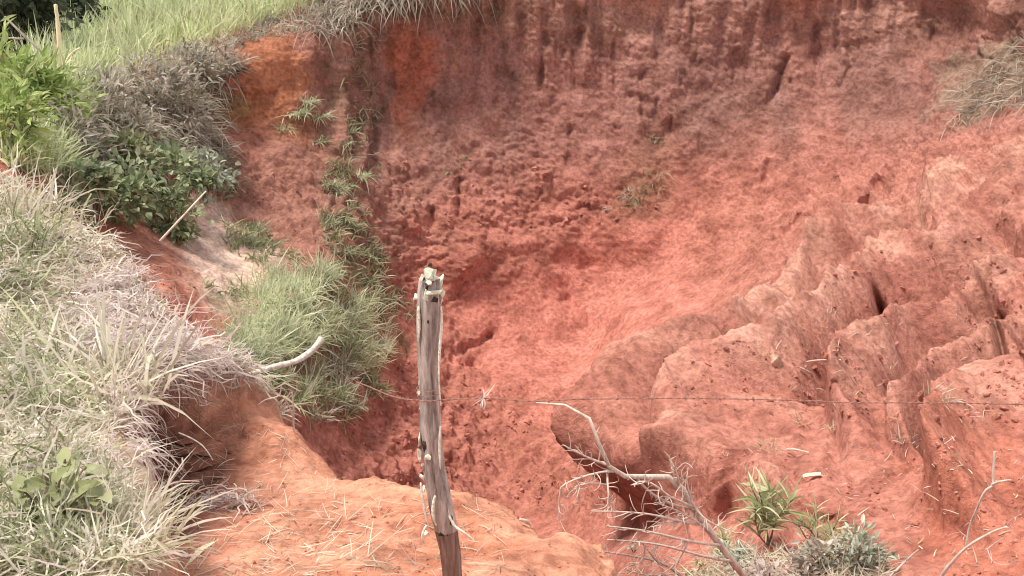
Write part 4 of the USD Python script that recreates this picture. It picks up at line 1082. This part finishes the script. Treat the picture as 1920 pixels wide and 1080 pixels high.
# the broad leaved weed at the lower left
b = on_bank(np.array([100.]), np.array([1000.]))[0]
weed = thing("broadleaf_weed", "broad leaved yellow green weed standing in the straw at the lower left", "weed", b)
rg = rng_of(440)
for k, (du, dv) in enumerate([(-62,-85),(-20,-120),(22,-138),(60,-125),(85,-95),(45,-75),(-40,-60),(5,-95)]):
    tip = at(100 + du, 1000 + dv, b[1] + rg.normal() * .08)
    put("stem", tube([b, b * .5 + tip * .5 + [0, 0, .02], tip], [.005, .003], 6, .02, .1, k), M["stem"], weed, smooth=True)
    m = 5
    d = tilt_dirs(m, rg, -5, 40)
    lv = round_leaves(np.repeat(tip[None], m, 0) - d * .01 - rg.uniform(0, .06, (m, 1)) * [0, 0, 1], d, unit(rg.normal(size=(m, 3)) * .35 + [0, -.5, 1]), rg.uniform(.055, .105, m), rg.uniform(.032, .06, m))
    for i in range(m):
        put("leaf", lv[i], M["bigleaf"], weed, smooth=True)

# ------------------------------------------------------------------ small things lying about
def slab(u, v, y, length, width, thick, ang, mat, name, label, cat, yaw=0.0):
    s = trimesh.creation.box((length, width, thick)).subdivide().subdivide()
    x = s.vertices + (fbm(s.vertices * 30, 3, 4)[:, None] - .5) * thick * .5
    x[:, 2] += 0.06 * length * np.cos(x[:, 0] / length * 3)
    T = trimesh.transformations.euler_matrix(math.radians(25), -math.radians(ang), yaw)[:3, :3]
    c0 = at(u, v, y)
    o = thing(name, label, cat, c0)
    put("body", (x @ T.T + c0, s.faces), M[mat], o)


p = on_gully([1522], [893])[0][0]
slab(1522, 891, p[1] - .02, .145, .03, .014, 9, "chip", "wood_chip", "pale cut piece of wood lying on the red soil above the spiky plant", "piece of wood")
p = on_gully([1460], [674])[0][0]
st = trimesh.convex.convex_hull(unit(rng_of(9).normal(size=(16, 3))) * rng_of(10).uniform(.75, 1.1, (16, 1))).subdivide().subdivide()
x = clod_shape(3)[:0]
nv = st.vertices * (0.7 + 0.6 * fbm(st.vertices * 1.4 + 3, 3, 8)[:, None])
nv = nv + 0.10 * (fbm(st.vertices * 5, 3, 12)[:, None] - .5)
put("pale_stone", (nv * [.15, .10, .085] + p + [0, 0, -.005], st.faces), M["stone"], smooth=25, label="pale pinkish stone resting on top of the second earth rib", cat="stone")
for (u, v, du, dv, lab) in ((1545, 680, 32, 3, "short brown twig lying right of the pale stone"), (1515, 702, 12, -8, "stubby pale twig lying below the pale stone"), (1492, 846, 20, -3, "small pale twig lying on the mound above the spiky plant"), (985, 985, 10, -4, "tiny straw twig at the lip of the orange ledge")):
    a_, b_ = (on_gully([u - du], [v + dv])[0][0], on_gully([u + du], [v - dv])[0][0]) if v < 950 else (on_bank(np.array([u - du * 1.]), np.array([v + dv * 1.]))[0], on_bank(np.array([u + du * 1.]), np.array([v - dv * 1.]))[0])
    up = np.array([0, -.02, .03])
    put("lying_twig", tube([a_ + up, (a_ + b_) / 2 + up * 1.5, b_ + up], [.010, .007], 6, .03, .2), M["twig"], smooth=True, label=lab, cat="twig")
p = on_bank(np.array([345., 378., 412.]), np.array([1078., 1042., 1016.])) + [0, 0, .015]
v0 = np.vstack([p[0], p[1] + [-.018, 0, .006], p[1] + [.018, .004, .0], p[2]])
put("dry_leaf_blade", (np.vstack([v0, v0 - [0, 0, .003]]), np.array([(0, 2, 1), (1, 2, 3), (4, 5, 6), (5, 7, 6), (0, 1, 5), (0, 5, 4), (1, 3, 7), (1, 7, 5), (3, 2, 6), (3, 6, 7), (2, 0, 4), (2, 4, 6)])), M["chip"],
    label="broad pale dry leaf blade lying at the bottom of the ledge beside the straw", cat="dry leaf")
rg = rng_of(460)
k = 0
for poly, n, s0, s1, lab, grp in (([(720,310),(980,300),(1180,400),(830,500),(700,600)], 12, .04, .09, "fist sized lump of red earth in the rubble halfway up the red wall", "lumps in the rubble of the red wall"),
                        ([(650,880),(720,720),(860,700),(1050,860),(1000,940)], 16, .04, .09, "lump of red earth on the gully floor behind the post", "lumps on the gully floor"),
                        ([(1300,720),(1560,540),(1880,360),(1900,760),(1500,770)], 14, .03, .07, "lump of pinkish earth lying between the ribs of the right bank", "lumps between the ribs"),
                        ([(1500,860),(1880,860),(1900,1000),(1650,1000)], 10, .02, .045, "crumbly lump of red earth on the lower right slope", "lumps on the lower right slope")):
    uv = in_poly(poly, n, rg)
    p, nn = on_gully(*uv.T)
    for i in range(n):
        sz = rg.uniform(s0, s1)
        q_ = trimesh.transformations.random_rotation_matrix(rg.uniform(0, 1, 3))[:3, :3]
        o = put("earth_clod", (SHAPES[k % 8][0] @ q_.T * sz + p[i] + nn[i] * sz * .05, SHAPES[k % 8][1]), M["clod"], label=lab, cat="clod", group=grp)
        UsdGeom.PrimvarsAPI(o).CreatePrimvar("soil", Sdf.ValueTypeNames.Color3fArray, "constant").Set(Vt.Vec3fArray([Gf.Vec3f(0.45, 0.175, 0.125)]))
        k += 1
